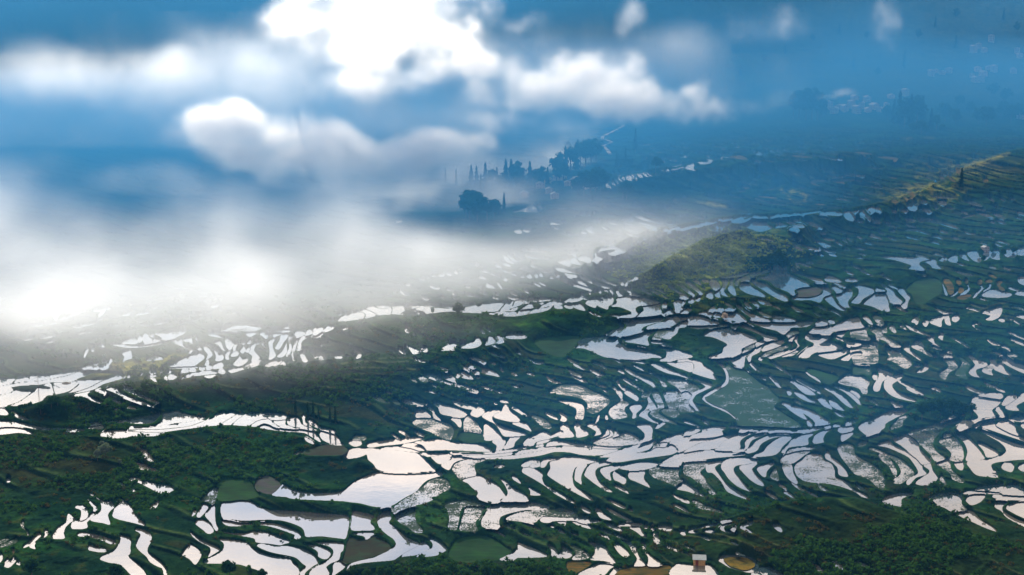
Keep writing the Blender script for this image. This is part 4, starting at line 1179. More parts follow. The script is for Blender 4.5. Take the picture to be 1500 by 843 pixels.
w 290,760,340,752,330,770,300,772
w 135,780,175,795,165,805,140,795
w 195,765,250,785,245,795,210,782
w 20,800,70,820,60,828,30,815
w 985,610,1030,608,1130,650,1120,662,1040,640
w 1120,620,1160,622,1225,655,1210,668,1150,645
w 865,655,920,640,980,625,975,640,910,655,885,662
w 1090,680,1140,690,1130,705
w 1150,680,1200,685,1235,710,1190,705
w 1315,605,1377,620,1420,625,1420,645,1330,630
w 1075,490,1110,490,1140,525,1110,518
w 1165,490,1190,492,1230,520,1200,518
w 1255,495,1300,500,1295,515,1260,510
w 620,485,700,483,850,495,780,500,640,493
o 300,520,340,515,365,530,330,540
o 450,465,480,455,500,475,470,485
o 690,315,720,318,735,345,705,345
o 820,222,860,225,850,240,830,236
o 835,270,865,268,855,300,840,295
o 1045,350,1075,340,1090,362,1065,372,1050,365
w -10,370,60,380,150,400,240,410,200,420,90,402,-10,380
w 0,330,30,335,65,360,20,352
w 165,315,230,320,200,325
o 250,320,370,340,320,340
o 180,165,250,162,350,170,350,187,260,180
o 0,125,80,128,160,142,80,143
w 375,435,440,440,530,465,480,465
y 600,400,640,375,700,400,830,408,720,412,640,408
y 570,430,620,440,680,460,640,460
y 1055,185,1080,175,1095,190,1070,200
y 1120,165,1180,145,1260,130,1250,150,1150,180,1125,190
y 490,320,560,308,580,315,510,340
y 950,210,1040,180,1120,165,1120,200,1030,240,960,260,890,270,900,230
o 960,205,1000,195,1040,200,1000,215
o 1105,185,1130,185,1125,205,1105,200
o 760,320,800,345,830,365,790,358
o 400,490,440,500,420,510
w 950,165,1000,165,1020,180,970,180
y 380,15,470,10,460,25,400,22
y 550,5,650,5,640,13,560,10
y 850,460,900,430,960,415,930,440,830,475
w 600,275,640,265,690,285,640,290
w 760,265,800,268,830,285,790,285
w 700,300,760,305,790,320,740,320
w 560,320,610,330,660,350,620,350
w 640,350,690,365,660,370'''
LINES = '''T 1000 690
0,655,75,675
0,525,130,535,280,565,400,595
150,500,300,512,450,560,600,625,700,690,780,718
460,460,570,510,640,545,750,595,880,632
910,595,1000,630,1100,690,1165,745
T 750 690
1210,690,1260,730,1310,755
1190,500,1250,600,1377,655
1180,470,1240,550,1377,595
380,560,460,600,510,650
T 1250 690
0,640,150,720,300,770,440,843
180,640,350,720,480,800
500,760,640,843
640,720,750,780,880,843
1120,720,1250,790,1377,843
T 250 550
880,15,1100,30,1377,75
950,55,1100,80,1377,100
350,60,480,90,700,110
900,190,1100,215,1250,245
750,100,900,130,1050,140
T 1250 340
920,650,1040,625,1130,590,1250,565
T 500 440
0,510,200,490,400,500,600,490
0,560,200,540,400,550,600,555
0,610,150,590,300,595,420,600
0,650,150,640,300,655
300,470,500,460,700,490
T 1000 340
100,140,250,150,400,170
200,180,300,200,390,240
100,200,250,230,380,250
420,40,550,50,740,70'''
K = 250 / 1377.0
def catmull(v, closed, n=3):
    N = len(v); out = []
    for i in range(N if closed else N - 1):
        p1, p2 = v[i], v[(i + 1) % N]
        p0 = v[i - 1] if closed or i > 0 else p1; p3 = v[(i + 2) % N] if closed or i + 2 < N else p2
        for k in range(n):
            t = k / n
            out.append(0.5 * (2 * p1 + (p2 - p0) * t + (2 * p0 - 5 * p1 + 4 * p2 - p3) * t * t + (3 * p1 - p0 - 3 * p2 + p3) * t ** 3))
    if not closed: out.append(v[-1])
    return np.array(out)
def parse(txt, typed):
    ox = oy = 0.0
    for ln in txt.strip().split('\n'):
        p = ln.split()
        if p[0] == 'T': ox, oy = float(p[1]), float(p[2]); continue
        v = np.array([float(a) for a in p[-1].split(',')]).reshape(-1, 2) * K + [ox, oy]
        yield (p[0] if typed else 'l'), v
SS, X0, Y0, X1, Y1 = 2, -100, 150, 1600, 935
RW, RH = (X1 - X0) * SS, (Y1 - Y0) * SS
def fill(v):
    v = (v - [X0, Y0]) * SS
    x0 = max(int(v[:, 0].min()) - 1, 0); x1 = min(int(v[:, 0].max()) + 2, RW); y0 = max(int(v[:, 1].min()) - 1, 0); y1 = min(int(v[:, 1].max()) + 2, RH)
    if x1 <= x0 or y1 <= y0: return None
    xx = np.arange(x0, x1)[None, :] + .5; yy = np.arange(y0, y1)[:, None] + .5
    ins = np.zeros((y1 - y0, x1 - x0), bool); a = v; b = np.roll(v, -1, 0)
    for p, q in zip(a, b):
        if p[1] == q[1]: continue
        r = ((p[1] > yy) != (q[1] > yy)); ins ^= r & (xx < (q[0] - p[0]) * (yy - p[1]) / (q[1] - p[1]) + p[0])
    return (slice(y0, y1), slice(x0, x1)), ins
def stroke(m, v, w, val=True):
    v = (v - [X0, Y0]) * SS
    for a, b in zip(v[:-1], v[1:]):
        x0 = max(int(min(a[0], b[0]) - w - 2), 0); x1 = min(int(max(a[0], b[0]) + w + 2), RW); y0 = max(int(min(a[1], b[1]) - w - 2), 0); y1 = min(int(max(a[1], b[1]) + w + 2), RH)
        if x1 <= x0 or y1 <= y0: continue
        xx = np.arange(x0, x1)[None, :] + .5; yy = np.arange(y0, y1)[:, None] + .5; d = b - a
        t = np.clip(((xx - a[0]) * d[0] + (yy - a[1]) * d[1]) / (d @ d + 1e-9), 0, 1)
        m[y0:y1, x0:x1][(xx - a[0] - t * d[0]) ** 2 + (yy - a[1] - t * d[1]) ** 2 < w * w] = val
items = list(parse(TRACE, True)); lines = [v for _, v in parse(LINES, False)]
lab = np.zeros((RH, RW), np.int32); types = ['']
regm = np.zeros((RH, RW), bool)
for t, v in items:
    if t == 'R':
        r = fill(catmull(v, True)); regm[r[0]] |= r[1]
for t, v in items:
    if t == 'x':
        r = fill(catmull(v, True)); regm[r[0]] &= ~r[1]
for t, v in items:
    if t == 'd': stroke(regm, catmull(v, False), 2.0, False)
def components(m):
    H_, W_ = m.shape; seen = ~m; out = []
    for y, x in np.argwhere(m):
        if seen[y, x]: continue
        st = [(y, x)]; seen[y, x] = True; c = []
        while st:
            a, b = st.pop(); c.append((a, b))
            for p, q in ((a + 1, b), (a - 1, b), (a, b + 1), (a, b - 1)):
                if 0 <= p < H_ and 0 <= q < W_ and not seen[p, q]: seen[p, q] = True; st.append((p, q))
        out.append(np.array(c))
    return out
for c in components(regm):
    if len(c) < 36: continue
    types.append('w'); lab[c[:, 0], c[:, 1]] = len(types) - 1
for t, v in items:
    if t in 'Rdx' or len(v) < 3: continue
    r = fill(catmull(v, True))
    if r is None: continue
    sl, ins = r; sub = lab[sl]; types.append(t); k = len(types) - 1
    if t == 'O': sub[ins] = k; continue
    ex = sub > 0
    for _ in range(3):
        g = ex.copy(); g[1:] |= ex[:-1]; g[:-1] |= ex[1:]; g[:, 1:] |= ex[:, :-1]; g[:, :-1] |= ex[:, 1:]; ex = g
    sub[ins & ~ex] = k
ZONES = [  # outline, slope of the rows (deg), length, thickness, spacing (survey px), share kept, kinds
    ([(880, 300), (1000, 282), (1130, 250), (1300, 238), (1440, 228), (1400, 262), (1300, 292), (1150, 300), (1000, 328), (890, 352)], 11, (14, 42), (1.5, 2.7), 6.5, .62, 'wwwwwwwy'),
    ([(1080, 332), (1300, 304), (1490, 296), (1520, 352), (1300, 372), (1150, 380)], 14, (10, 26), (1.8, 3.4), 8.5, .5, 'wwww'),
    ([(890, 222), (1050, 202), (1200, 198), (1310, 214), (1280, 232), (1100, 242), (940, 248)], 6, (8, 24), (1.1, 1.9), 5.0, .5, 'wwwww'),
    ([(590, 432), (760, 388), (880, 358), (965, 346), (905, 402), (830, 432), (700, 446)], 13, (8, 24), (1.5, 2.8), 6.5, .6, 'wwww'),
    ([(20, 492), (60, 460), (330, 425), (330, 470), (180, 486), (60, 510)], -10, (12, 40), (1.2, 2.4), 7, .5, 'www'),
    ([(1330, 372), (1520, 352), (1540, 470), (1400, 470), (1330, 440)], 15, (14, 34), (1.8, 3.2), 8, .45, 'wwwvs'),
    ([(1290, 505), (1540, 485), (1540, 570), (1400, 590), (1310, 560)], 22, (14, 40), (2.0, 4.0), 9.5, .5, 'wwvs'),
    ([(545, 548), (640, 520), (780, 500), (800, 560), (700, 592), (560, 590)], 17, (10, 28), (1.6, 3.0), 9.5, .34, 'www'),
    ([(770, 540), (880, 520), (1000, 560), (960, 610), (800, 610)], 24, (12, 34), (1.8, 3.4), 9, .5, 'wwv'),
    ([(1000, 410), (1240, 380), (1330, 420), (1240, 470), (1050, 470)], 26, (12, 30), (1.6, 3.2), 8.5, .5, 'wwv'),
    ([(880, 770), (1090, 770), (1090, 820), (900, 832)], 24, (14, 34), (1.6, 2.6), 10, .5, 'wws'),
    ([(1050, 560), (1320, 520), (1330, 640), (1180, 650)], 26, (12, 34), (2.0, 3.6), 10, .45, 'wwvs'),
    ([(1060, 690), (1290, 690), (1240, 730), (1100, 740)], 30, (14, 34), (2.0, 3.4), 11, .45, 'wws'),
    ([(560, 640), (700, 600), (860, 600), (900, 640), (760, 660), (600, 668)], 20, (10, 26), (1.8, 3.4), 9, .5, 'wws'),
    ([(640, 730), (860, 740), (960, 770), (900, 800), (700, 780)], 22, (14, 34), (1.8, 3.2), 10, .4, 'wws'),
    ([(860, 690), (1060, 700), (1080, 750), (900, 742)], 27, (16, 40), (2.0, 3.2), 9, .55, 'www'),
    ([(100, 545), (330, 500), (520, 470), (500, 520), (260, 560)], -8, (8, 26), (1.5, 2.8), 8, .4, 'www')]
zr = random.Random(21)
for out, ang, (l0, l1), (t0, t1), sp, keepf, kinds in ZONES:
    xs = [p[0] for p in out]; ys = [p[1] for p in out]; ca, sa = math.cos(math.radians(ang)), math.sin(math.radians(ang))
    y = min(ys)
    while y < max(ys):
        x = min(xs) + zr.uniform(0, 20)
        while x < max(xs):
            L = zr.uniform(l0, l1)
            ins = False
            for i in range(len(out)):
                a, b = out[i], out[(i + 1) % len(out)]
                if (a[1] > y) != (b[1] > y) and x < (b[0] - a[0]) * (y - a[1]) / (b[1] - a[1]) + a[0]: ins = not ins
            if ins and zr.random() < (keepf + .2) * (.35 + 1.3 * float(fbm2(np.array([x / 46.0]), np.array([y / 20.0]), 77, 2)[0])):
                th = zr.uniform(t0, t1); bend = zr.uniform(-.10, .16) * L; n = 5; up = []; dn = []
                for k in range(n):
                    u = (k + .5) / n - .5; wv = th * (1 - (2 * u) ** 4) * zr.uniform(.7, 1.2) * .5; bx, by = u * L, bend * (1 - 4 * u * u)
                    up.append((x + ca * bx - sa * (by - wv), y + sa * bx + ca * (by - wv))); dn.append((x + ca * bx - sa * (by + wv), y + sa * bx + ca * (by + wv)))
                r = fill(catmull(np.array([(x - ca * L * .5, y - sa * L * .5)] + up + [(x + ca * L * .5, y + sa * L * .5)] + dn[::-1]), True, 2))
                if r is not None:
                    sl, ins_ = r; y0_, x0_ = max(sl[0].start - 4, 0), max(sl[1].start - 4, 0)
                    if not (lab[y0_:sl[0].stop + 4, x0_:sl[1].stop + 4] > 0)[ (slice(None), slice(None)) ][ins_.shape[0] // 2:ins_.shape[0] // 2 + 8].any() and ins_.sum() > 14:
                        sub = lab[sl]; free = ins_ & (sub == 0)
                        if free.sum() > .8 * ins_.sum(): types.append(zr.choice(kinds)); sub[free] = len(types) - 1
            x += L + zr.uniform(2, 14)
        y += sp * zr.uniform(.75, 1.25)
NP = len(types)
LEVELLED = 'wvsGbgomrO'
tcode = np.array([0] + [LEVELLED.find(t) + 1 for t in types[1:]], np.int32)   # 0 for yellow grass
lmask = tcode[lab] > 0

def dil(m, n):
    for _ in range(n):
        g = m.copy(); g[1:] |= m[:-1]; g[:-1] |= m[1:]; g[:, 1:] |= m[:, :-1]; g[:, :-1] |= m[:, 1:]; m = g
    return m
wet = lab > 0
close = ~dil(~dil(wet, 9), 9)                            # narrow banks between neighbours shrink to thin mud walls
vor = lab.copy()
far_rows = (np.arange(RH) < (545 - Y0) * SS)[:, None]
for it_ in range(7):
    if it_ >= 4: close = close & far_rows
    g = vor.copy()
    for sh, ax in ((1, 0), (-1, 0), (1, 1), (-1, 1)):
        r = np.roll(vor, sh, ax); g = np.where((g == 0) & (r > 0) & close, r, g)
    vor = g
edge = np.zeros(lab.shape, bool)
for sh, ax in ((1, 0), (-1, 0), (1, 1), (-1, 1), (2, 0), (-2, 0), (2, 1)):
    r = np.roll(vor, sh, ax); edge |= (r != vor) & (r > 0)
lab = np.where(lab > 0, lab, np.where(edge, 0, vor)).astype(np.int32)
# a paddy is one piece: scraps cut off by a neighbour go
yy_, xx_ = np.nonzero(lab); ll_ = lab[yy_, xx_]; od_ = np.argsort(ll_, kind='stable'); yy_, xx_, ll_ = yy_[od_], xx_[od_], ll_[od_]
b0 = np.searchsorted(ll_, np.arange(NP)); b1 = np.searchsorted(ll_, np.arange(NP), 'right')
for k in range(1, NP):
    if b1[k] - b0[k] < 2: continue
    y_, x_ = yy_[b0[k]:b1[k]], xx_[b0[k]:b1[k]]; m = np.zeros((y_.max() - y_.min() + 1, x_.max() - x_.min() + 1), bool); m[y_ - y_.min(), x_ - x_.min()] = True
    cs = components(m)
    if len(cs) > 1:
        cs.sort(key=len)
        for c in cs[:-1]: lab[c[:, 0] + y_.min(), c[:, 1] + x_.min()] = 0

# ------------------------------------------------------------------ the lie of the land: forward distance and height for each survey point
DY = [(935, 458), (900, 476), (843, 500), (700, 617), (600, 735), (500, 909), (450, 1026)]
LEFT = DY + [(400, 1215), (350, 1440), (300, 1730), (250, 2120), (200, 2560), (150, 2960), (100, 3270), (50, 3520), (0, 3760), (-60, 4060)]
RIGHT = DY[:-1] + [(450, 1018), (400, 1140), (350, 1310), (300, 1530), (250, 1790), (200, 2090), (150, 2400), (100, 2690), (50, 2940), (0, 3190), (-60, 3500)]
CREST = [  # crest line, foot line, height (m): rises that hide what lies behind them
    ([(20, 604), (110, 577), (215, 558), (300, 551), (430, 533), (500, 526), (580, 518), (640, 512), (700, 505), (790, 488)],
     [(20, 612), (110, 618), (240, 605), (330, 606), (440, 605), (500, 630), (560, 650), (640, 600), (700, 565), (790, 530)], 7),
    ([(425, 500), (480, 478), (520, 465), (600, 460), (672, 457), (750, 462), (830, 457), (880, 461), (910, 472)],
     [(425, 515), (500, 524), (640, 510), (720, 502), (790, 505), (850, 500), (910, 490)], 6),
    ([(-100, 642), (0, 641), (100, 639), (150, 641), (240, 629), (340, 624), (420, 634), (480, 655), (560, 690)],
     [(-100, 740), (100, 720), (200, 690), (330, 720), (420, 700), (480, 690), (560, 700)], 4),
    ([(1040, 770), (1120, 742), (1180, 731), (1250, 731), (1300, 748), (1370, 765), (1470, 795), (1600, 830)],
     [(1040, 830), (1180, 900), (1600, 930)], 6),
    ([(905, 415), (930, 407), (950, 397), (985, 375), (1020, 357), (1070, 341), (1160, 330), (1220, 335)],
     [(905, 417), (1000, 413), (1090, 401), (1160, 388), (1220, 380)], 10),
    ([(800, 402), (850, 393), (880, 368), (915, 352), (950, 337), (1000, 329), (1075, 316), (1240, 307), (1310, 294), (1350, 280), (1400, 252), (1480, 222), (1600, 200)],
     [(800, 425), (900, 405), (960, 380), (1100, 350), (1300, 340), (1600, 330)], 9),
    ([(880, 262), (960, 248), (1040, 238), (1100, 228), (1200, 222), (1300, 226)], [(880, 300), (1000, 285), (1300, 280)], 10),
]
ys_, dL = zip(*sorted(LEFT)); _, dR = zip(*sorted(RIGHT))
fine_y = np.arange(-70, 945, 1.0)
def curve(d):
    l = np.interp(fine_y, ys_, np.log(d)); k = np.exp(-.5 * (np.arange(-40, 41) / 16) ** 2); k /= k.sum()
    return np.exp(np.convolve(np.pad(l, 40, mode='reflect', reflect_type='odd'), k, 'valid'))
cL, cR = curve(dL), curve(dR)
def base_d(px, py):
    """forward distance of the bare ground along the sight line through survey point (px, py)"""
    a = sstep((px - 480) / 620)
    d = np.exp((1 - a) * np.log(np.interp(py, fine_y, cL)) + a * np.log(np.interp(py, fine_y, cR)))
    sx, td = ray_xy(px, py)
    X = sx * d
    h = 5.0 * (fbm2(X / 150 + 7, d / 150, 3, 3) - .45) + 2.0 * (fbm2(X / 45 + 3, d / 60, 9, 2) - .4) + 0.026 * X * sstep((py - 300) / 200) + 0.020 * np.clip(d - 480, 0, 800)
    for cr, ft, hb in CREST:
        cx, cy = zip(*cr); fx, fy = zip(*ft)
        c = np.interp(px, cx, cy); f = np.maximum(np.interp(px, fx, fy), c + 3)
        tp = sstep((px - cx[0]) / 50 + .3 * (cx[0] < 0)) * sstep((cx[-1] - px) / 50 + 1.0 * (cx[-1] > 1500))
        b = sstep(np.clip((f - py) / (f - c), 0, 1)) * sstep((py - c + 2.5) / 2.5)
        h = h + hb * tp * b
    fade = sstep((py - 175) / 60)
    return d - fade * h / np.maximum(td, .05)
def ext_field(val, mask, s):
    w = mask.astype(np.float32); return gauss(val * w, s) / np.maximum(gauss(w, s), 1e-4), gauss(w, s)
# work raster at 1 px
gx = np.arange(X0, X1, 1.0) + .5; gy = np.arange(Y0, Y1, 1.0) + .5
PX, PY = np.meshgrid(gx, gy)
D0 = base_d(PX, PY); SXr, TDr = ray_xy(PX, PY)
H0 = HC - D0 * TDr
lab1 = lab[::SS, ::SS]
hm = tcode[lab1] > 0
order = np.argsort(lab1[hm], kind='stable'); lv = lab1[hm][order]; hv = H0[hm][order]
level = np.zeros(NP); st = np.searchsorted(lv, np.arange(NP)); en = np.searchsorted(lv, np.arange(NP), 'right')
for k in range(1, NP):
    if en[k] > st[k]: level[k] = np.median(hv[st[k]:en[k]])
    elif tcode[k]:
        yx = np.argwhere(lab == k)
        if len(yx): level[k] = np.median(H0[np.clip(yx[:, 0] // SS, 0, H0.shape[0] - 1), np.clip(yx[:, 1] // SS, 0, H0.shape[1] - 1)])
for k in range(1, NP):                                   # an oval crop stands in its pond, a hand's breadth above the water
    if types[k] == 'O':
        yx = np.argwhere(lab == k); y0, x0 = yx.min(0) - 3; c = np.bincount(lab[y0:yx[:, 0].max() + 4, x0:yx[:, 1].max() + 4].ravel()); c[k] = 0; c[0] = 0
        if c.max() > 0: level[k] = level[c.argmax()] + .25
corr = np.where(hm, level[lab1] - H0, 0).astype(np.float32)
def spread(l, n):
    for _ in range(n):
        g = l.copy()
        for sh, ax in ((1, 0), (-1, 0), (1, 1), (-1, 1)):
            r = np.roll(l, sh, ax); g = np.where((g == 0) & (r > 0), r, g)
        l = g
    return l
lab2 = spread(np.where(tcode[lab] > 0, lab, 0), 4)[::SS, ::SS]; hm = lab2 > 0
corr = np.where(hm, level[lab2] - H0, 0).astype(np.float32)
c1, w1 = ext_field(corr, hm, 2.2); c2, w2 = ext_field(corr, hm, 7.0)
near = np.clip(w1 * 6, 0, 1); C = c1 * near + c2 * (1 - near) * np.clip(w2 * 5, 0, 1)
C = np.where(hm, corr, C)
MASK = gauss(lmask.astype(np.float32), 0.9)[::SS, ::SS]   # ~0.45 px soft shoreline
linem = np.zeros((RH, RW), bool)
for v in lines: stroke(linem, catmull(v, False), 1.6)
LINE = gauss(linem.astype(np.float32), 1.0)[::SS, ::SS]
def samp(A, px, py):
    x = np.clip(px - X0 - .5, 0, A.shape[1] - 1.001); y = np.clip(py - Y0 - .5, 0, A.shape[0] - 1.001)
    xi = x.astype(int); yi = y.astype(int); fx = x - xi; fy = y - yi
    return (A[yi, xi] * (1 - fx) + A[yi, xi + 1] * fx) * (1 - fy) + (A[yi + 1, xi] * (1 - fx) + A[yi + 1, xi + 1] * fx) * fy

# ------------------------------------------------------------------ terrain mesh
gxs = np.arange(-95, 1596, 1.3); gys = np.concatenate([np.arange(-60, 170, 2.2), np.arange(170, 932, 1.05)])
PX, PY = np.meshgrid(gxs, gys)
SX, TD = ray_xy(PX, PY)
D = base_d(PX, PY)
Hh = HC - D * TD
inr = PY > Y0 + 1
Mv = np.where(inr, samp(MASK, PX, PY), 0); Cv = np.where(inr, samp(C, PX, PY), 0) * sstep((PY - 165) / 30)
bankh = np.clip(0.45 + D / 2000, .4, 1.3)
ln = np.where(inr, samp(LINE, PX, PY), 0)
Xw = SX * D
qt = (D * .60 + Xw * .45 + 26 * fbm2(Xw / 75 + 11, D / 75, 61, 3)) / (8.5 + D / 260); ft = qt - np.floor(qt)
plot = fbm2(Xw / 55 + 31, D / 40 + 5, 71, 3)
rough = (fbm2(Xw / 9, D / 9, 21, 4) - .47) * 2.4 + (fbm2(Xw / 2.6, D / 2.6, 31, 2) - .4) * .9
NOTERR = np.clip(np.exp(-(((PX - 1290) / 250) ** 2 + ((PY - 815) / 60) ** 2) ** 2) + np.exp(-(((PX - 1040) / 110) ** 2 + ((PY - 385) / 34) ** 2) ** 2) + .7 * np.exp(-(((PX - 120) / 110) ** 2 + ((PY - 596) / 18) ** 2) ** 2), 0, 1)
dist_w = gauss(MASK, 5.0)
far_bank = np.where(inr, np.clip(1 - samp(dist_w, PX, PY) * 2.2, 0, 1), 1)
prof = np.where(Mv > .5, (0.5 - Mv) * 1.6, (0.5 - Mv) * 2 * bankh)
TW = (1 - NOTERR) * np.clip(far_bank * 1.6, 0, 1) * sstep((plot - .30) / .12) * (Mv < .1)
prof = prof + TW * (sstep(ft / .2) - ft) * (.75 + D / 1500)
prof = prof + (Mv < .3) * rough * (0.25 + .75 * far_bank) * (1 - .65 * TW) + ln * .5 * (Mv < .2)
Dn = (HC - (Hh + Cv + prof)) / np.where(np.abs(TD) < .03, .03, TD)
D = np.where(PY > 172, np.where(PY < 200, D + (Dn - D) * sstep((PY - 172) / 28), Dn), D + (rough * 9) * (PY < 172))
Db = np.maximum.accumulate(D[::-1] + 0, axis=0)[::-1]     # ground never folds back under itself
D = Db + (np.arange(D.shape[0])[::-1, None]) * 0.002
Z = HC - D * TD; Xw = SX * D
NYg, NXg = D.shape
verts = np.stack([Xw, D, Z], -1).reshape(-1, 3)
i0 = (np.arange(NYg - 1)[:, None] * NXg + np.arange(NXg - 1)[None, :]).ravel()
faces = np.stack([i0, i0 + NXg, i0 + NXg + 1, i0 + 1], 1)
tme = mesh_np('hillside', verts, faces.ravel(), 4, True)
# plant colour of each place: grass, dyke tops, mud; sun and shade painted in
def blob(px, py, x, y, rx, ry): return np.exp(-(((px - x) / rx) ** 2 + ((py - y) / ry) ** 2) ** 1.5)
n1 = fbm2(Xw / 28, D / 28, 41, 4); n2 = fbm2(Xw / 7, D / 7, 51, 3)
tint = np.empty(D.shape + (4,), np.float32); tint[..., 3] = 1
dark = np.array([.0050, .0180, .0090]); mid = np.array([.0085, .0310, .0090]); olive = np.array([.026, .036, .010]); yel = np.array([.11, .13, .03]); lime = np.array([.018, .075, .010])
def lay(c, w): tint[..., :3] = tint[..., :3] * (1 - w[..., None]) + c * w[..., None]
tint[..., :3] = dark
lay(mid, sstep((n1 - .36) / .3)); lay(olive, .55 * sstep((n2 - .52) / .2))
E_HILL = blob(PX, PY, 1020, 388, 110, 42) + blob(PX, PY, 1080, 360, 80, 22)
lay(np.array([.10, .15, .025]), np.clip(.85 * E_HILL * sstep((n2 - .33) / .25), 0, 1))  # sunlight on the knoll painted as a brighter green
for a in [(1420, 248, 75, 18), (230, 542, 120, 18), (1350, 285, 60, 16)]: lay(yel, np.clip(.8 * blob(PX, PY, *a) * sstep((n2 - .3) / .2), 0, 1))  # sunlit slope patches painted into the ground as yellow
for a in [(575, 475, 60, 22), (350, 705, 40, 18), (800, 480, 70, 18), (1340, 600, 90, 30), (390, 665, 60, 16), (1190, 620, 60, 20), (860, 540, 60, 20)]: lay(lime, np.clip(.55 * blob(PX, PY, *a) * sstep((n2 - .35) / .3), 0, 1))
for a in [(1330, 800, 220, 70), (1100, 800, 120, 40), (80, 680, 150, 40)]: lay(np.array([.011, .021, .006]), np.clip(.7 * blob(PX, PY, *a), 0, 1))
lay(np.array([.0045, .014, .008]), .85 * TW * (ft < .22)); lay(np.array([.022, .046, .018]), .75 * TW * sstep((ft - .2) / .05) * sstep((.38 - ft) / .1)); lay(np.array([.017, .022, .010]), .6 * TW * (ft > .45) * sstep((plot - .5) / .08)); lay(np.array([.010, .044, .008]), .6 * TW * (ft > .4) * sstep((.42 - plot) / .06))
lay(np.array([.0040, .0120, .0075]), np.clip(.8 * blob(PX, PY, 520, 560, 280, 34), 0, 1))  # shade of the centre-left ridge painted into the ground colour
near_w = np.where(inr, samp(gauss(MASK, 1.6), PX, PY), 0)
lay(np.array([.012, .036, .010]), np.clip((near_w - .12) * 2.2, 0, .6) * (Mv < .5)); lay(np.array([.040, .060, .030]), np.clip(ln * 1.2, 0, .75))
yl = samp(gauss((np.isin(lab1, [k for k in range(1, NP) if types[k] == 'y'])).astype(np.float32), 1.2), PX, PY) * inr
lay(yel, np.clip(yl * sstep((n2 - .25) / .2), 0, 1))
lay(np.array([.05, .045, .035]), np.clip(Mv * 2 - .9, 0, 1))
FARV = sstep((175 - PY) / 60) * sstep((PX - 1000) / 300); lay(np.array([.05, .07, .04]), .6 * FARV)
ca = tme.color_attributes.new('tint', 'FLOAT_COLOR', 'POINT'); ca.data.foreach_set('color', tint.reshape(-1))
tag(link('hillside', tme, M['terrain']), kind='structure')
def ground(px, py):
    """point of the built ground under survey point (px, py), and metres per survey pixel there"""
    i = int(np.clip(np.searchsorted(gys, py), 0, NYg - 1)); j = int(np.clip(round((px + 95) / 1.3), 0, NXg - 1))
    return Vector((float(Xw[i, j]), float(D[i, j]), float(Z[i, j]))), float(D[i, j]) / F

# ------------------------------------------------------------------ paddies: one level sheet each
def dilate(l, n):
    for _ in range(n):
        g = l.copy()
        for sh, ax in ((1, 0), (-1, 0), (1, 1), (-1, 1)):
            r = np.roll(l, sh, ax); g = np.where((g == 0) & (r > 0), r, g)
        l = g
    return l
labd = dilate(np.where(tcode[lab] > 0, lab, 0), 2)
flat = labd.ravel(); chg = np.flatnonzero(np.diff(flat)) + 1
starts = np.concatenate([[0], chg]); ends = np.concatenate([chg, [flat.size]])
sl = flat[starts]; keep = (sl > 0) & (starts // RW == (ends - 1) // RW)
rs, re_, rl = starts[keep], ends[keep], sl[keep]
ry = rs // RW; xa = rs % RW / SS + X0; xb = ((re_ - 1) % RW + 1) / SS + X0; ya = ry / SS + Y0; yb = (ry + 1) / SS + Y0
def on_plane(px, py, z):
    s_, t_ = ray_xy(px, py); d = (HC - z) / t_
    return np.stack([s_ * d, d, np.broadcast_to(z, d.shape)], -1)
zl = level[rl]
quad = np.stack([on_plane(xa, yb, zl), on_plane(xb, yb, zl), on_plane(xb, ya, zl), on_plane(xa, ya, zl)], 1)
o_ = np.argsort(rl, kind='stable'); quad = quad[o_]; rl = rl[o_]
ps = np.searchsorted(rl, np.arange(NP)); pe = np.searchsorted(rl, np.arange(NP), 'right')
area_px = np.bincount(lab.ravel(), minlength=NP) / SS ** 2
info = {}
for k in range(1, NP):
    if not tcode[k] or pe[k] <= ps[k]: continue
    q = quad[ps[k]:pe[k]]
    xs = (xa[o_][ps[k]:pe[k]] + xb[o_][ps[k]:pe[k]]) / 2; yc = (ya[o_][ps[k]:pe[k]]); wd = (xb - xa)[o_][ps[k]:pe[k]]
    info[k] = dict(q=q, x=float((xs * wd).sum() / wd.sum()), y=float((yc * wd).sum() / wd.sum()), w=float(xb[o_][ps[k]:pe[k]].max() - xa[o_][ps[k]:pe[k]].min()), h=float(yc.max() - yc.min() + 1), a=float(area_px[k]))
def pond_mesh(ks, name):
    q = np.concatenate([info[k]['q'] for k in ks]); v = q.reshape(-1, 3); c = v.mean(0) if len(ks) == 1 else np.zeros(3)
    return mesh_np(name, v - c, np.arange(len(v)), 4), Vector(c)
MARKS = [('the big weed choked paddy', 1090, 600), ('the small tin roofed hut', 1024, 820), ('the reddish brown drained paddy', 545, 795), ('the bright green seedling paddy', 700, 800),
         ('the lone tree on the grassy ridge', 672, 450), ('the dark conifer group', 470, 608), ('the oval orange paddy', 1078, 822), ('the strips of orange rice', 1392, 418), ('the lone white cottage', 1443, 363),
         ('the utility pole', 57, 560), ('the pink blossom tree', 1062, 464), ('the grey mud paddy', 393, 708), ('the teardrop pool on the ridge', 601, 486), ('the winding pale lane', 893, 212),
         ('the lone sunny ridge conifer', 1408, 262), ('the dark tree clump in the mist', 700, 300), ('the bush covered knoll', 1020, 390), ('the round tree by the bottom edge', 336, 825),
         ('the grassy hillock at the bottom right', 1250, 760), ('the wooded dark slope', 500, 570)]
def nth(n):
    return 'nearest ' if n == 0 else ({1: 'second', 2: 'third', 3: 'fourth', 4: 'fifth', 5: 'sixth', 6: 'seventh', 7: 'eighth', 8: 'ninth', 9: 'tenth'}.get(n) or f'{n + 1}th') + ' nearest '
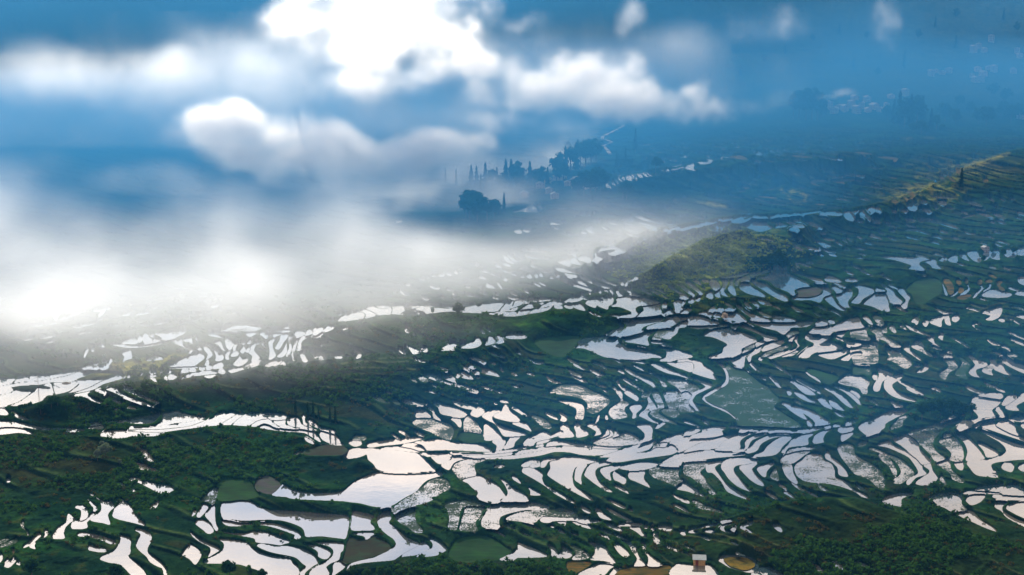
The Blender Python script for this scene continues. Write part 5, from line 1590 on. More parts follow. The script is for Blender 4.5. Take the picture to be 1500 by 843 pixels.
KIND = {'w': ('rice_paddy', 'flooded', 'flooded paddies on the terraces'), 'v': ('rice_paddy', 'stubbled', 'stubble paddies on the terraces'), 's': ('rice_paddy', 'speckled', 'stubble paddies on the terraces'),
        'G': ('rice_paddy', 'weedy', 'weedy paddies on the terraces'), 'b': ('rice_paddy', 'shaded', 'flooded paddies on the terraces'), 'g': ('planted_field', 'green planted', 'planted fields'),
        'o': ('ripe_field', 'orange ripe', 'ripe orange fields'), 'O': ('ripe_field', 'olive oval', 'ripe orange fields'), 'm': ('mud_paddy', 'grey mud', 'drained paddies'), 'r': ('mud_paddy', 'reddish mud', 'drained paddies')}
rank = sorted(info, key=lambda k: -info[k]['a'])
groups_n = {}
single = []; rest = {}
for k in rank:
    nm = KIND[types[k]][0]
    if groups_n.get(nm, 0) < 295: groups_n[nm] = groups_n.get(nm, 0) + 1; single.append(k)
    else: rest.setdefault(types[k], []).append(k)
phr = {}
for k in single:
    i = info[k]; t = KIND[types[k]][1]
    el = i['w'] / max(i['h'], 1); fillr = i['a'] / (i['w'] * i['h'])
    size = 'huge' if i['a'] > 3500 else 'large' if i['a'] > 1100 else 'midsize' if i['a'] > 350 else 'small' if i['a'] > 110 else 'tiny'
    shape = 'ribbon' if el > 5 or fillr < .24 else 'slender' if el > 2.6 or fillr < .38 else 'tapering' if fillr < .52 else 'upright' if el < .9 else 'broad'
    m = min(MARKS, key=lambda m: (m[1] - i['x']) ** 2 + 2.0 * (m[2] - i['y']) ** 2)
    dx, dy = i['x'] - m[1], (i['y'] - m[2]) * 1.4; an = math.degrees(math.atan2(-dy, dx)) % 360
    side = ['right of', 'up right of', 'above', 'up left of', 'left of', 'down left of', 'below', 'down right of'][int((an + 22.5) // 45) % 8]
    phr.setdefault((size, shape, t, side, m[0]), []).append((math.hypot(dx, dy), k))
labels = {}
for (size, shape, t, side, m), l in phr.items():
    for n, (_, k) in enumerate(sorted(l)):
        what = 'rice field' if types[k] in 'goO' else 'paddy'
        labels[k] = f'{nth(n)}{size} {shape} {t} {what} {side} {m}' if len(l) > 1 else f'{size} {shape} {t} {what} {side} {m}'
for k in single:
    me, c = pond_mesh([k], KIND[types[k]][0])
    o = link(KIND[types[k]][0], me, M[types[k]], loc=c); o['kind'] = 'thing'
    tag(o, labels[k], 'rice paddy' if types[k] not in 'goO' else 'field', KIND[types[k]][2])
for t, ks in rest.items():
    me, c = pond_mesh(ks, 'far_paddy_water'); tag(link('far_paddy_water', me, M[t], loc=c), kind='stuff')
# ------------------------------------------------------------------ trees
def quads_mesh(name, cen, ax, ay):
    v = np.stack([cen - ax - ay, cen + ax - ay, cen + ax + ay, cen - ax + ay], 1).reshape(-1, 3)
    return mesh_np(name, v, np.arange(len(v)), 4)
def rand_dirs(n, R): d = R.randn(n, 3); return d / np.linalg.norm(d, axis=1)[:, None]
def tube(path, radii, n=7):
    vs = []; fs = []
    for i, (p, r) in enumerate(zip(path, radii)):
        for k in range(n):
            a = 2 * math.pi * k / n; vs.append((p[0] + r * math.cos(a), p[1] + r * math.sin(a), p[2]))
    for i in range(len(path) - 1):
        for k in range(n): a = i * n + k; b = i * n + (k + 1) % n; fs += [a, b, b + n, a + n]
    return vs, fs
def trunk_mesh(h, r, limbs, R, name='trunk'):
    vs, fs = tube([(0, 0, -.4), (0, 0, h * .3), (.02 * h, 0, h * .65), (0, .02 * h, h * .95)], [r * 1.3, r, r * .7, r * .15])
    for k in range(limbs):
        a = 2.4 * k + R.rand(); z0 = h * (.3 + .45 * R.rand()); L = h * .28
        p = [(0, 0, z0), (math.cos(a) * L * .5, math.sin(a) * L * .5, z0 + L * .5), (math.cos(a) * L, math.sin(a) * L, z0 + L * .8)]
        v2, f2 = tube(p, [r * .45, r * .3, r * .1], 5); f2 = [i + len(vs) for i in f2]; vs += v2; fs += f2
    return mesh_np(name, vs, fs, 4)
def conifer_meshes(h, R_, seed, n=420):
    R = np.random.RandomState(seed)
    u = R.rand(n) ** 0.75; z = h * (.08 + .92 * u); a = R.rand(n) * 6.283
    lay_ = 0.72 + .28 * np.sin(z / h * 34 + seed)
    rad = R_ * np.maximum(1 - z / (h * 1.02), .02) ** .8 * lay_ * (0.35 + .65 * R.rand(n))
    c = np.stack([rad * np.cos(a), rad * np.sin(a), z - rad * .25], 1)
    out = np.stack([np.cos(a), np.sin(a), -.45 + 0 * a], 1); side = np.stack([-np.sin(a), np.cos(a), 0 * a], 1)
    s = (.05 * h * (1.1 - .7 * z / h))[:, None]
    return trunk_mesh(h, h * .022, 0, R), quads_mesh('crown', c, out * s * 1.3, side * s * .55 + np.array([0, 0, .25]) * s)
def broad_meshes(h, w, seed, n=900, low=.28):
    R = np.random.RandomState(seed); k = 16
    cl = rand_dirs(k, R) * (R.rand(k, 1) ** .5) * np.array([w * .40, w * .40, h * .30]) + np.array([0, 0, h * (.62 + low * .1)])
    cr = (.12 + .12 * R.rand(k)) * (w + h) * .5
    i = R.randint(0, k, n); d = rand_dirs(n, R); c = cl[i] + d * (cr[i] * (.55 + .45 * R.rand(n)))[:, None] * np.array([1, 1, .8])
    ax = rand_dirs(n, R); ay = np.cross(ax, d + .4 * rand_dirs(n, R)); ay /= np.linalg.norm(ay, axis=1)[:, None] + 1e-6
    s = (.028 * (w + h) * .5 * (.7 + .8 * R.rand(n)))[:, None] * 1.25
    return trunk_mesh(h * .75, h * .028, 5, R), quads_mesh('crown', c, ax * s, ay * s)
CON = [conifer_meshes(1.0, .17, s) for s in (1, 2, 3)]; SLIM = [conifer_meshes(1.0, .10, s, 300) for s in (4, 5)]
BRO = [broad_meshes(1.0, .95, s) for s in (11, 12, 13)]; TALLB = [broad_meshes(1.0, .6, s, 700) for s in (14, 15)]
def tree(px, py, hpx, kind, label, group=None, mat=None, name=None, sink=0.0):
    p, mpp = ground(px, py); h = hpx * mpp
    tr, cr = rnd.choice({'c': CON, 's': SLIM, 'b': BRO, 't': TALLB}[kind])
    nm = name or {'c': 'conifer_tree', 's': 'slim_conifer_tree', 'b': 'broadleaf_tree', 't': 'tall_tree'}[kind]
    e = bpy.data.objects.new(nm, None); COL.objects.link(e); e.location = p; e.rotation_euler = (0, 0, rnd.uniform(0, 6.28)); e.scale = (h * rnd.uniform(.88, 1.12), h, h)
    tag(e, label, 'tree', group)
    t = bpy.data.objects.new('trunk', tr); c = bpy.data.objects.new('crown', cr)
    for o, m in ((t, M['bark']), (c, mat or (M['needle'] if kind in 'cs' else M['leaf']))):
        COL.objects.link(o); o.parent = e
        if not o.data.materials: o.data.materials.append(None)
        o.material_slots[0].link = 'OBJECT'; o.material_slots[0].material = m
    return e
ORD = ['first', 'second', 'third', 'fourth', 'fifth', 'sixth', 'seventh', 'eighth', 'ninth', 'tenth', 'eleventh', 'twelfth', 'thirteenth', 'fourteenth', 'fifteenth', 'sixteenth', 'seventeenth', 'eighteenth', 'nineteenth', 'twentieth']
tree(672, 464, 20, 'b', 'lone round tree standing dark on the crest of the grassy ridge')
tree(429, 486, 14, 'b', 'small round tree among the bright terraces beyond the dark slope')
for n, (x, y, h) in enumerate([(433, 604, 22), (451, 612, 24), (459, 614, 29), (466, 614, 20), (484, 619, 25), (491, 620, 27)]):
    tree(x, y, h, 's', f'{ORD[n]} tall dark conifer from the left at the foot of the wooded slope', 'dark conifers at the foot of the slope')
tree(336, 846, 27, 'b', 'round tree by the bottom edge in front of the pale paddy')
tree(384, 850, 18, 'b', 'low bushy tree right of the round one by the bottom edge')
tree(47, 845, 30, 'b', 'wide bushy tree in the bottom left corner of the bank')
tree(172, 850, 26, 'b', 'bushy tree beside the lower end of the forked paddy')
tree(1408, 276, 30, 'c', 'lone dark conifer on the sunny yellow ridge')
for n, (x, y, h, k) in enumerate([(688, 322, 44, 'b'), (699, 324, 40, 'b'), (713, 322, 34, 't'), (694, 306, 26, 'b'), (724, 318, 26, 'b'), (738, 312, 30, 's'), (731, 316, 24, 'c'), (682, 318, 30, 't')]):
    tree(x, y, h, k, f'{ORD[n]} tree of the dark clump below the misty wood', 'dark tree clump in the mist')
row = [(652, 268, 22, 's'), (668, 272, 26, 's'), (690, 276, 34, 'c'), (698, 276, 33, 'c'), (711, 278, 40, 'c'), (722, 276, 30, 't'), (728, 272, 28, 's'), (741, 276, 43, 'c'), (749, 277, 44, 'c'), (757, 275, 40, 't'), (766, 276, 30, 'c'), (776, 278, 42, 'c'),
       (784, 276, 30, 't'), (793, 274, 32, 't'), (802, 272, 28, 'c'), (705, 284, 30, 'c'), (734, 284, 32, 't'), (760, 284, 30, 't')]
for n, (x, y, h, k) in enumerate(row): tree(x, y, h, k, f'{ORD[n]} tree along the row of misty conifers in the valley', 'row of trees in the mist')
wood = [(812, 262, 34), (820, 258, 36), (828, 256, 42), (836, 252, 40), (843, 250, 42), (850, 246, 40), (858, 244, 40), (866, 240, 36), (874, 238, 36), (832, 240, 34), (846, 236, 32), (860, 232, 30), (815, 270, 26), (826, 268, 28)]
for n, (x, y, h) in enumerate(sorted(wood)): tree(x, y, h, rnd.choice('ttc'), f'{ORD[n]} tall hazy tree from the left in the wood behind the misty hamlet', 'hazy wood behind the hamlet')
for n, (x, y, h, k) in enumerate([(904, 246, 24, 's'), (917, 242, 26, 's'), (931, 222, 34, 's'), (912, 292, 26, 't'), (918, 291, 24, 'b'), (919, 250, 18, 'b'), (944, 248, 14, 'b'), (952, 246, 16, 'b'), (960, 247, 18, 'b'), (966, 246, 14, 'b')]):
    tree(x, y, h, k, f'{ORD[n]} hazy tree around the bright ladder of white terraces', 'hazy trees by the ladder of terraces')
for n, (x, y, h) in enumerate([(855, 284, 34), (864, 284, 32), (872, 282, 34), (880, 280, 32), (846, 286, 24), (884, 276, 24)]):
    tree(x, y, h, 'b', f'{ORD[n]} dark tree in the clump at the hamlet end', 'dark clump at the hamlet end')
for n, (x, y, h, k) in enumerate([(1162, 176, 40, 't'), (1170, 176, 46, 't'), (1180, 176, 48, 't'), (1190, 176, 48, 't'), (1197, 176, 42, 't'), (1202, 174, 26, 'b')]):
    tree(x, y, h, k, f'{ORD[n]} tree of the big dark grove left of the blue village', 'big grove by the village')
for n, (x, y, h, k) in enumerate([(1309, 182, 36, 'c'), (1317, 184, 50, 'c'), (1325, 186, 44, 't'), (1334, 186, 48, 'c'), (1343, 184, 46, 't'), (1350, 180, 40, 'c'), (1363, 188, 30, 'c'), (1324, 100, 26, 's'), (1372, 190, 24, 't'), (1300, 176, 22, 'b')]):
    tree(x, y, h, k, f'{ORD[n]} tall dark tree of the stand right of the village', 'dark stand right of the village')
for n, (x, y, h) in enumerate([(1338, 194, 14), (1349, 196, 20), (1356, 196, 12), (1379, 194, 12), (1385, 178, 28), (1400, 182, 24), (1432, 182, 24), (1444, 184, 28), (1452, 176, 20), (1466, 172, 24), (1480, 180, 26), (1492, 176, 24), (1420, 168, 20), (1405, 156, 18), (1472, 150, 22), (1455, 142, 20)]):
    tree(x, y, h, 'b', f'{ORD[n]} rounded tree on the blue village slope', 'rounded trees on the village slope', M['shrub'])
for n, (x, y, h, k) in enumerate(sorted([(1040, 120, 18, 'c'), (1085, 110, 16, 'c'), (1120, 96, 16, 't'), (1150, 80, 18, 'c'), (1190, 64, 16, 't'), (1230, 52, 18, 'c'), (1270, 60, 16, 't'), (1300, 40, 18, 'c'), (1345, 60, 18, 't'), (1370, 40, 18, 'c'), (1400, 30, 18, 't'), (1470, 30, 18, 'c'), (1490, 50, 18, 't'), (1250, 100, 16, 'c'), (1285, 112, 16, 't'), (1400, 70, 20, 'c')])):
    tree(x, y, h, k, f'{ORD[n]} faint tree from the left high on the shaded far mountainside', 'faint trees on the far mountainside')
for n, (x, y, h) in enumerate([(1128, 394, 20), (1134, 396, 26), (1141, 396, 32), (1145, 397, 24), (1118, 392, 18), (1108, 390, 14)]):
    tree(x, y, h, 'b', f'{ORD[n]} tree of the dark thicket below the bushy knoll', 'dark thicket below the knoll')
for n in range(20):
    x = 935 + n * 7.6 + rnd.uniform(-2, 2); y = np.interp(x, [935, 1000, 1075], [352, 341, 330]) + rnd.uniform(0, 8)
    tree(x, y, rnd.uniform(6, 11), 'b', f'{ORD[n]} small bushy tree along the misty ridge beyond the knoll', 'bushy trees along the misty ridge', M['shrub'])
for n in range(16):
    x = 920 + n * 14 + rnd.uniform(-4, 4); y = np.interp(x, [920, 1000, 1150], [412, 396, 375]) + rnd.uniform(-12, 4)
    tree(x, y, rnd.uniform(6, 10), 'b', f'{ORD[n]} yellow green bush from the left on the sunlit knoll', 'bushes on the sunlit knoll', M['bright'])
for n, (x, y, h) in enumerate([(1350, 612, 22), (1362, 606, 20), (1378, 608, 24), (1395, 606, 24), (1410, 610, 22), (1385, 618, 18), (1342, 620, 16), (1424, 606, 16)]):
    tree(x, y, h, 'b', f'{ORD[n]} dark bush of the thicket above the pink paddies', 'thicket above the pink paddies')
for n, (x, y, h) in enumerate([(75, 596, 16), (84, 594, 14), (60, 602, 14), (96, 600, 12), (210, 572, 12), (28, 600, 8)]):
    tree(x, y, h, 'b', f'{ORD[n]} bushy tree on the dark knoll beside the bright terraces', 'bushy trees on the dark knoll', M['shrub'])
tree(1062, 470, 12, 'b', 'pale pink blossoming tree at the edge of a blue paddy', mat=M['blossom'], name='blossom_tree')
for n, (x, y, h) in enumerate([(143, 672, 16), (155, 668, 20), (151, 655, 10), (176, 680, 8)]):
    tree(x, y, h, 'b', f'{ORD[n]} silvery bush on the green slope left of the white pools', 'silvery bushes on the slope', M['silver'], 'silver_bush')
for n, (x, y, h) in enumerate([(1408, 372, 8), (1456, 366, 10), (1435, 372, 9), (1470, 376, 12), (1484, 372, 12), (1385, 372, 7), (1440, 384, 10), (1490, 384, 10)]):
    tree(x, y, h, 'b', f'{ORD[n]} little tree along the blue paddies near the white cottage', 'little trees near the white cottage', M['shrub'])
for n in range(18):
    x = 520 + n * 17.5 + rnd.uniform(-6, 6)
    tree(x, 852 + rnd.uniform(-10, 6), rnd.uniform(14, 24), 'b', f'{ORD[n]} leafy bush from the left along the bottom hedge bank', 'leafy bushes on the bottom bank', M['shrub'], 'leafy_bush')

# ------------------------------------------------------------------ shrubs nobody could count
def shrubs(n, zone, mat, name, lo, hi, leaves=12):
    w = zone * (Mv < .04) * (dist_ok > .25) * (PY > 430 if name != 'sunlit_shrub_cover' else PY > 330) * (PX > -60) * (PX < 1560)
    c = np.cumsum(w.ravel().astype(np.float64)); pick = np.searchsorted(c, RN.rand(n) * c[-1]).clip(0, w.size - 1)
    P = verts[pick] + RN.randn(n, 3) * [.3, .3, 0]; mpp = P[:, 1] / F
    r = (lo + (hi - lo) * RN.rand(n) ** 2) * np.clip(mpp / .32, 1, 3)
    i = np.repeat(np.arange(n), leaves); m = len(i)
    d = rand_dirs(m, RN); d[:, 2] = np.abs(d[:, 2]); cc = P[i] + d * (r[i] * (.5 + .5 * RN.rand(m)))[:, None] * [1, 1, 1.0]
    ax = rand_dirs(m, RN); ay = np.cross(ax, rand_dirs(m, RN)); s = (r[i] * (.22 + .2 * RN.rand(m)))[:, None]
    tag(link(name, quads_mesh(name, cc, ax * s, ay * s), mat), kind='stuff')
dist_ok = far_bank
pxa = (D / F) ** 1.0
wild = 0.15 + 1.2 * blob(PX, PY, 90, 690, 170, 60) + .9 * blob(PX, PY, 350, 660, 180, 36) + 1.3 * blob(PX, PY, 1270, 800, 260, 70) + 1.0 * blob(PX, PY, 130, 592, 110, 26) + .9 * blob(PX, PY, 480, 570, 330, 44) + 1.0 * blob(PX, PY, 690, 840, 190, 18) + .7 * blob(PX, PY, 610, 490, 140, 30) + 1.0 * blob(PX, PY, 1350, 600, 110, 34)
shrubs(9500, wild * sstep((n1 - .40) / .12), M['shrub'], 'shrub_cover', .35, 2.0)
shrubs(3000, wild * sstep((n2 - .46) / .08), M['dry'], 'dry_shrub_cover', .3, 1.3)
shrubs(1500, blob(PX, PY, 1030, 388, 110, 40) + .5 * blob(PX, PY, 1100, 360, 60, 20), M['bright'], 'sunlit_shrub_cover', .5, 1.3)
shrubs(3500, (near_w > .03) * (near_w < .5) * 1.0 * (n2 > .42), M['shrub'], 'bank_grass', .2, .6, 9)

# ------------------------------------------------------------------ houses
def box(bm_v, bm_f, x0, x1, y0, y1, z0, z1):
    b = len(bm_v); bm_v += [(x0, y0, z0), (x1, y0, z0), (x1, y1, z0), (x0, y1, z0), (x0, y0, z1), (x1, y0, z1), (x1, y1, z1), (x0, y1, z1)]
    bm_f += [(b, b + 3, b + 2, b + 1), (b + 4, b + 5, b + 6, b + 7), (b, b + 1, b + 5, b + 4), (b + 1, b + 2, b + 6, b + 5), (b + 2, b + 3, b + 7, b + 6), (b + 3, b, b + 4, b + 7)]
def mk(name, boxes=(), extra=None):
    v, f = [], []
    for b in boxes: box(v, f, *b)
    if extra:
        n = len(v); v += extra[0]; f += [tuple(i + n for i in q) for q in extra[1]]
    me = bpy.data.meshes.new(name); me.from_pydata(v, [], f); me.update(); return me
def gable(w, l, z, rise, over, th=.25):
    a, b = w / 2 + over, l / 2 + over; k = over * rise / (w / 2)
    v = [(-a, -b, z - k), (0, -b, z + rise), (a, -b, z - k), (-a, b, z - k), (0, b, z + rise), (a, b, z - k)]
    v += [(x, y, zz + th) for x, y, zz in v]
    f = [(6, 7, 10, 9), (7, 8, 11, 10), (0, 3, 4, 1), (1, 4, 5, 2), (0, 1, 7, 6), (1, 2, 8, 7), (3, 9, 10, 4), (4, 10, 11, 5), (0, 6, 9, 3), (2, 5, 11, 8)]
    return v, f
def house_kit(w, l, h, rise, storeys, wallm, roofm):
    g = [(-w / 2, -l / 2, h), (w / 2, -l / 2, h), (0, -l / 2, h + rise), (-w / 2, l / 2, h), (w / 2, l / 2, h), (0, l / 2, h + rise)]
    wall = mk('wall', [(-w / 2, w / 2, -l / 2, l / 2, -3, h)], (g, [(0, 1, 2), (3, 5, 4), (0, 2, 5, 3), (1, 4, 5, 2)]))
    kit = [('wall', wall, wallm, (0, 0, 0), None), ('roof', mk('roof', (), gable(w, l, h + .05, rise, .7)), roofm, (0, 0, 0), None)]
    fr = mk('window', [(-.7, .7, -.12, .10, -.8, -.65), (-.7, .7, -.12, .10, .65, .8), (-.7, -.56, -.12, .10, -.65, .65), (.56, .7, -.12, .10, -.65, .65)]); pn = mk('pane', [(-.56, .56, -.03, .06, -.65, .65)])
    for s in range(storeys):
        for x in np.linspace(-w / 2 + 1.5, w / 2 - 1.5, 3):
            if s == 0 and abs(x) < .1: continue
            kit.append(('window', fr, wallm, (float(x), -l / 2, 1.6 + s * 3.0), pn))
    kit.append(('door', mk('door', [(-.6, .6, -.1, .1, 0, 2.2)]), M['door'], (0, -l / 2, 0), None))
    return kit
KITS = [house_kit(9, 8, 6.4, 1.8, 2, M['wall_white'], M['roof_grey']), house_kit(8, 9, 9.2, 1.4, 3, M['wall_white'], M['roof_grey']), house_kit(10, 8, 5.6, 2.2, 2, M['wall_brown'], M['roof_grey']), house_kit(16, 7, 3.6, 1.6, 1, M['wall_brown'], M['tin'])]
def house(px, py, kit, label, group, scale=1.0, rz=None):
    p, mpp = ground(px, py)
    e = bpy.data.objects.new('village_house', None); COL.objects.link(e); e.location = p; e.rotation_euler = (0, 0, rnd.uniform(-.6, .6) if rz is None else rz); e.scale = (scale,) * 3
    tag(e, label, 'house', group)
    for nm, me, m, loc, sub in KITS[kit]:
        o = link(nm, me, m, e, loc)
        if sub: link('pane', sub, M['glass'], o)
    return e
HS = [('the village behind the far terraces', [(1206, 164), (1214, 160), (1222, 166), (1229, 158), (1238, 164), (1246, 156), (1254, 165), (1262, 158), (1271, 164), (1280, 158), (1290, 164), (1298, 160), (1270, 148), (1252, 146), (1305, 144), (1326, 140)]),
      ('the short row on the far slope', [(1364, 110), (1372, 107), (1381, 108), (1390, 106)]), ('the topmost cluster on the far slope', [(1426, 76), (1434, 72), (1442, 76), (1452, 60)]),
      ('the stacked cluster on the far slope', [(1424, 112), (1432, 104), (1440, 110), (1448, 102), (1428, 120), (1438, 120), (1456, 104)]), ('the edge cluster on the far slope', [(1484, 106), (1490, 78), (1494, 84), (1496, 174)])]
for where, l in HS:
    for n, (x, y) in enumerate(l): house(x, y, rnd.choice([0, 1, 1, 2]), f'{ORD[n]} pale house of {where}', 'houses of ' + where, rnd.uniform(1.0, 1.35))
for n, (x, y) in enumerate([(820, 262), (846, 263), (858, 264), (846, 275), (866, 276), (803, 268), (792, 276), (805, 282), (832, 272), (812, 290), (768, 288), (840, 268)]):
    house(x, y, 3 if n < 5 else 2, f'{ORD[n]} low roofed house of the misty valley hamlet', 'houses of the misty hamlet', rnd.uniform(.75, 1.0), rnd.uniform(-.2, .2))
house(1443, 368, 0, 'lone white cottage beside the row of blue paddies', None, .55, .3)
house(97, 562, 3, 'small dark field house standing on the bright left terraces', None, .28, .1)
p, mpp = ground(1024, 826)
hut = bpy.data.objects.new('field_hut', None); COL.objects.link(hut); hut.location = p; hut.rotation_euler = (0, 0, -.10); hut.scale = (.82,) * 3
tag(hut, 'small wooden field hut with a pale tin roof at the bottom edge', 'hut')
W_, L_, H_ = 5.4, 3.4, 2.7
for i in range(12):
    x = -W_ / 2 + (i + .5) * W_ / 12
    if 2 <= i <= 4: continue
    link('plank', mk('plank', [(-W_ / 24 + .02, W_ / 24 - .02, -.06 - .02 * (i % 2), .06, -.8, H_)]), M['plank'], hut, (x, -L_ / 2, 0))
link('wall', mk('wall', [(-W_ / 2, -W_ / 2 + .12, -L_ / 2 + .08, L_ / 2, -.8, H_), (W_ / 2 - .12, W_ / 2, -L_ / 2 + .08, L_ / 2, -.8, H_), (-W_ / 2 + .12, W_ / 2 - .12, L_ / 2 - .12, L_ / 2, -.8, H_)]), M['plank'], hut)
dr = link('door', mk('door', [(-.66, .66, -.05, .05, -.6, 2.45)]), M['door'], hut, (-W_ / 2 + 3.5 * W_ / 12, -L_ / 2 + .05, 0)); link('handle', mk('handle', [(-.04, .04, -.12, -.05, .9, 1.1)]), M['tin'], dr, (.5, 0, 0))
link('roof', mk('roof', (), ([(-3.2, -2.3, 2.65), (3.2, -2.3, 2.65), (3.2, 2.2, 3.6), (-3.2, 2.2, 3.6), (-3.2, -2.3, 2.77), (3.2, -2.3, 2.77), (3.2, 2.2, 3.72), (-3.2, 2.2, 3.72)], [(0, 3, 2, 1), (4, 5, 6, 7), (0, 1, 5, 4), (1, 2, 6, 5), (2, 3, 7, 6), (3, 0, 4, 7)])), M['tin'], hut)
p, mpp = ground(57, 582)
pole = bpy.data.objects.new('utility_pole', None); COL.objects.link(pole); pole.location = p
tag(pole, 'thin utility pole with a crossarm standing on the bright left terraces', 'utility pole')
hgt = 34 * mpp; v_, f_ = tube([(0, 0, -1), (0, 0, hgt)], [.18, .11], 8); link('pole', mesh_np('pole', v_, f_, 4), M['bark'], pole)
link('crossarm', mk('crossarm', [(-1.1, 1.1, -.07, .07, hgt - 1.0, hgt - .82)]), M['bark'], pole)
for x in (-.95, 0, .95):
    v_, f_ = tube([(x, 0, hgt - .82 if x else hgt), (x, 0, hgt - .5 if x else hgt + .3)], [.06, .05], 6); link('insulator', mesh_np('insulator', v_, f_, 4), M['wall_white'], pole)
def lane(pts, wid, name, up=1.2):
    c = catmull(np.array(pts, float), False, 6); P = [ground(x, y)[0] for x, y in c]; v = []
    for i, q in enumerate(P):
        t = (P[min(i + 1, len(P) - 1)] - P[max(i - 1, 0)]); t.z = 0; n = Vector((-t.y, t.x, 0)).normalized() * wid * .5
        v += [q + n + Vector((0, 0, up)), q - n + Vector((0, 0, up))]
    f = []
    for i in range(len(P) - 1): f += [2 * i, 2 * i + 1, 2 * i + 3, 2 * i + 2]
    tag(link(name, mesh_np(name, [tuple(a) for a in v], f, 4), M['concrete']), kind='structure')
lane([(914, 184), (905, 191), (886, 200), (883, 205), (896, 210), (884, 215), (889, 221), (894, 228)], 5.0, 'lane', 2.0)

# ------------------------------------------------------------------ clouds and mist: density grids
def make_volume(name, dens, mn, mx, mat):
    nz, ny, nx = dens.shape
    me = bpy.data.meshes.new(name); me.vertices.add(dens.size)
    a = me.attributes.new('dens', 'FLOAT', 'POINT'); a.data.foreach_set('value', dens.astype(np.float32).ravel())
    o = bpy.data.objects.new(name, me); COL.objects.link(o)
    g = bpy.data.node_groups.new(name, 'GeometryNodeTree')
    g.interface.new_socket('Geometry', in_out='INPUT', socket_type='NodeSocketGeometry'); g.interface.new_socket('Geometry', in_out='OUTPUT', socket_type='NodeSocketGeometry')
    N = g.nodes.new; L = g.links.new
    gi = N('NodeGroupInput'); go = N('NodeGroupOutput'); pos = N('GeometryNodeInputPosition')
    def vm(op, a_, b=None):
        n = N('ShaderNodeVectorMath'); n.operation = op; L(a_, n.inputs[0])
        if b is not None: n.inputs[1].default_value = b
        return n.outputs[0]
    def ma(op, a_, b):
        n = N('ShaderNodeMath'); n.operation = op; L(a_, n.inputs[0])
        if isinstance(b, (int, float)): n.inputs[1].default_value = b
        else: L(b, n.inputs[1])
        return n.outputs[0]
    v = vm('SUBTRACT', pos.outputs[0], tuple(mn)); v = vm('MULTIPLY', v, tuple((np.array([nx, ny, nz]) - 1) / (np.array(mx) - np.array(mn))))
    v = vm('FLOOR', vm('ADD', v, (.5, .5, .5))); v = vm('MAXIMUM', vm('MINIMUM', v, (nx - 1, ny - 1, nz - 1)), (0, 0, 0))
    sp = N('ShaderNodeSeparateXYZ'); L(v, sp.inputs[0])
    i = ma('ADD', ma('ADD', sp.outputs[0], ma('MULTIPLY', sp.outputs[1], nx)), ma('MULTIPLY', sp.outputs[2], nx * ny))
    na = N('GeometryNodeInputNamedAttribute'); na.data_type = 'FLOAT'; na.inputs[0].default_value = 'dens'
    si = N('GeometryNodeSampleIndex'); si.data_type = 'FLOAT'; si.domain = 'POINT'
    L(gi.outputs[0], si.inputs[0]); L(na.outputs[0], si.inputs['Value']); L(i, si.inputs['Index'])
    vc = N('GeometryNodeVolumeCube'); L(si.outputs[0], vc.inputs['Density']); vc.inputs['Min'].default_value = tuple(mn); vc.inputs['Max'].default_value = tuple(mx)
    for k, r in zip('XYZ', (nx, ny, nz)): vc.inputs['Resolution ' + k].default_value = r
    sm = N('GeometryNodeSetMaterial'); sm.inputs['Material'].default_value = mat
    L(vc.outputs[0], sm.inputs[0]); L(sm.outputs[0], go.inputs[0])
    m = o.modifiers.new('density', 'NODES'); m.node_group = g; me.materials.append(mat)
    return tag(o, kind='stuff')
def cloud(name, blobs, vox, dens, soft, amp, nscale, seed, mat, holes=(), thr=0.0, halo=0.0):
    """blobs: survey x, y, half width, half height (survey px), distance, half depth (m), strength"""
    B = []
    for x, y, rx, ry, d, dep, s in blobs:
        sx, td = ray_xy(x, y); B.append((sx * d, d, HC - d * td, rx * d / F, dep, ry * d / F, s))
    MARG = 1.75 if halo else 1.35
    B = np.array(B); mn = (B[:, :3] - B[:, 3:6] * MARG).min(0); mx = (B[:, :3] + B[:, 3:6] * MARG).max(0)
    n = np.maximum(((mx - mn) / vox).astype(int) + 1, 4); nx, ny, nz = n
    x = np.linspace(mn[0], mx[0], nx)[None, None, :]; y = np.linspace(mn[1], mx[1], ny)[None, :, None]; z = np.linspace(mn[2], mx[2], nz)[:, None, None]
    x, y, z = np.broadcast_arrays(x, y, z)
    wx = fbm3(x / (nscale * 1.6) + 9, y / (nscale * 1.6), z / (nscale * 1.6), seed + 50, 2) - .45; wz = fbm3(x / (nscale * 1.6), y / (nscale * 1.6) + 5, z / (nscale * 1.6), seed + 60, 2) - .45
    xw = x + wx * nscale * 1.1; zw = z + wz * nscale * .9
    f = np.full(x.shape, -9.0); acc = np.zeros(x.shape)
    for bx, by, bz, rx, ry, rz, s in B:
        q = 1 - (((xw - bx) / rx) ** 2 + ((y - by) / ry) ** 2 + ((zw - bz) / rz) ** 2); q = q * s + (s - 1) * .0
        f = np.maximum(f, q); acc += np.clip(q, 0, 1)
    f = f + .25 * np.clip(acc - np.clip(f, 0, 1), 0, 1.2)
    for bx_, by_, rx, ry in holes:
        sx, td = ray_xy(bx_, by_)
        f = f - 1.2 * np.exp(-(((xw / y - sx) * F / rx) ** 2 + (((HC - zw) / y - td) * F / ry) ** 2))
    nz_ = fbm3(x / nscale, y / nscale, z / nscale, seed, 5) - .47
    g_ = f + amp * nz_
    de = dens * sstep((g_ - thr) / soft) ** (2 if thr else 1)
    if halo: de = de + halo * sstep((f + .7 * amp * nz_ + 1.3) / 2.4) ** 2
    for ax in range(3):                                   # never touches the box that holds it
        e = np.ones(de.shape[ax]); e[0] = e[-1] = 0; sh = [1, 1, 1]; sh[ax] = -1; de = de * e.reshape(sh)
    return make_volume(name, de, [float(a) for a in mn], [float(a) for a in mx], mat)
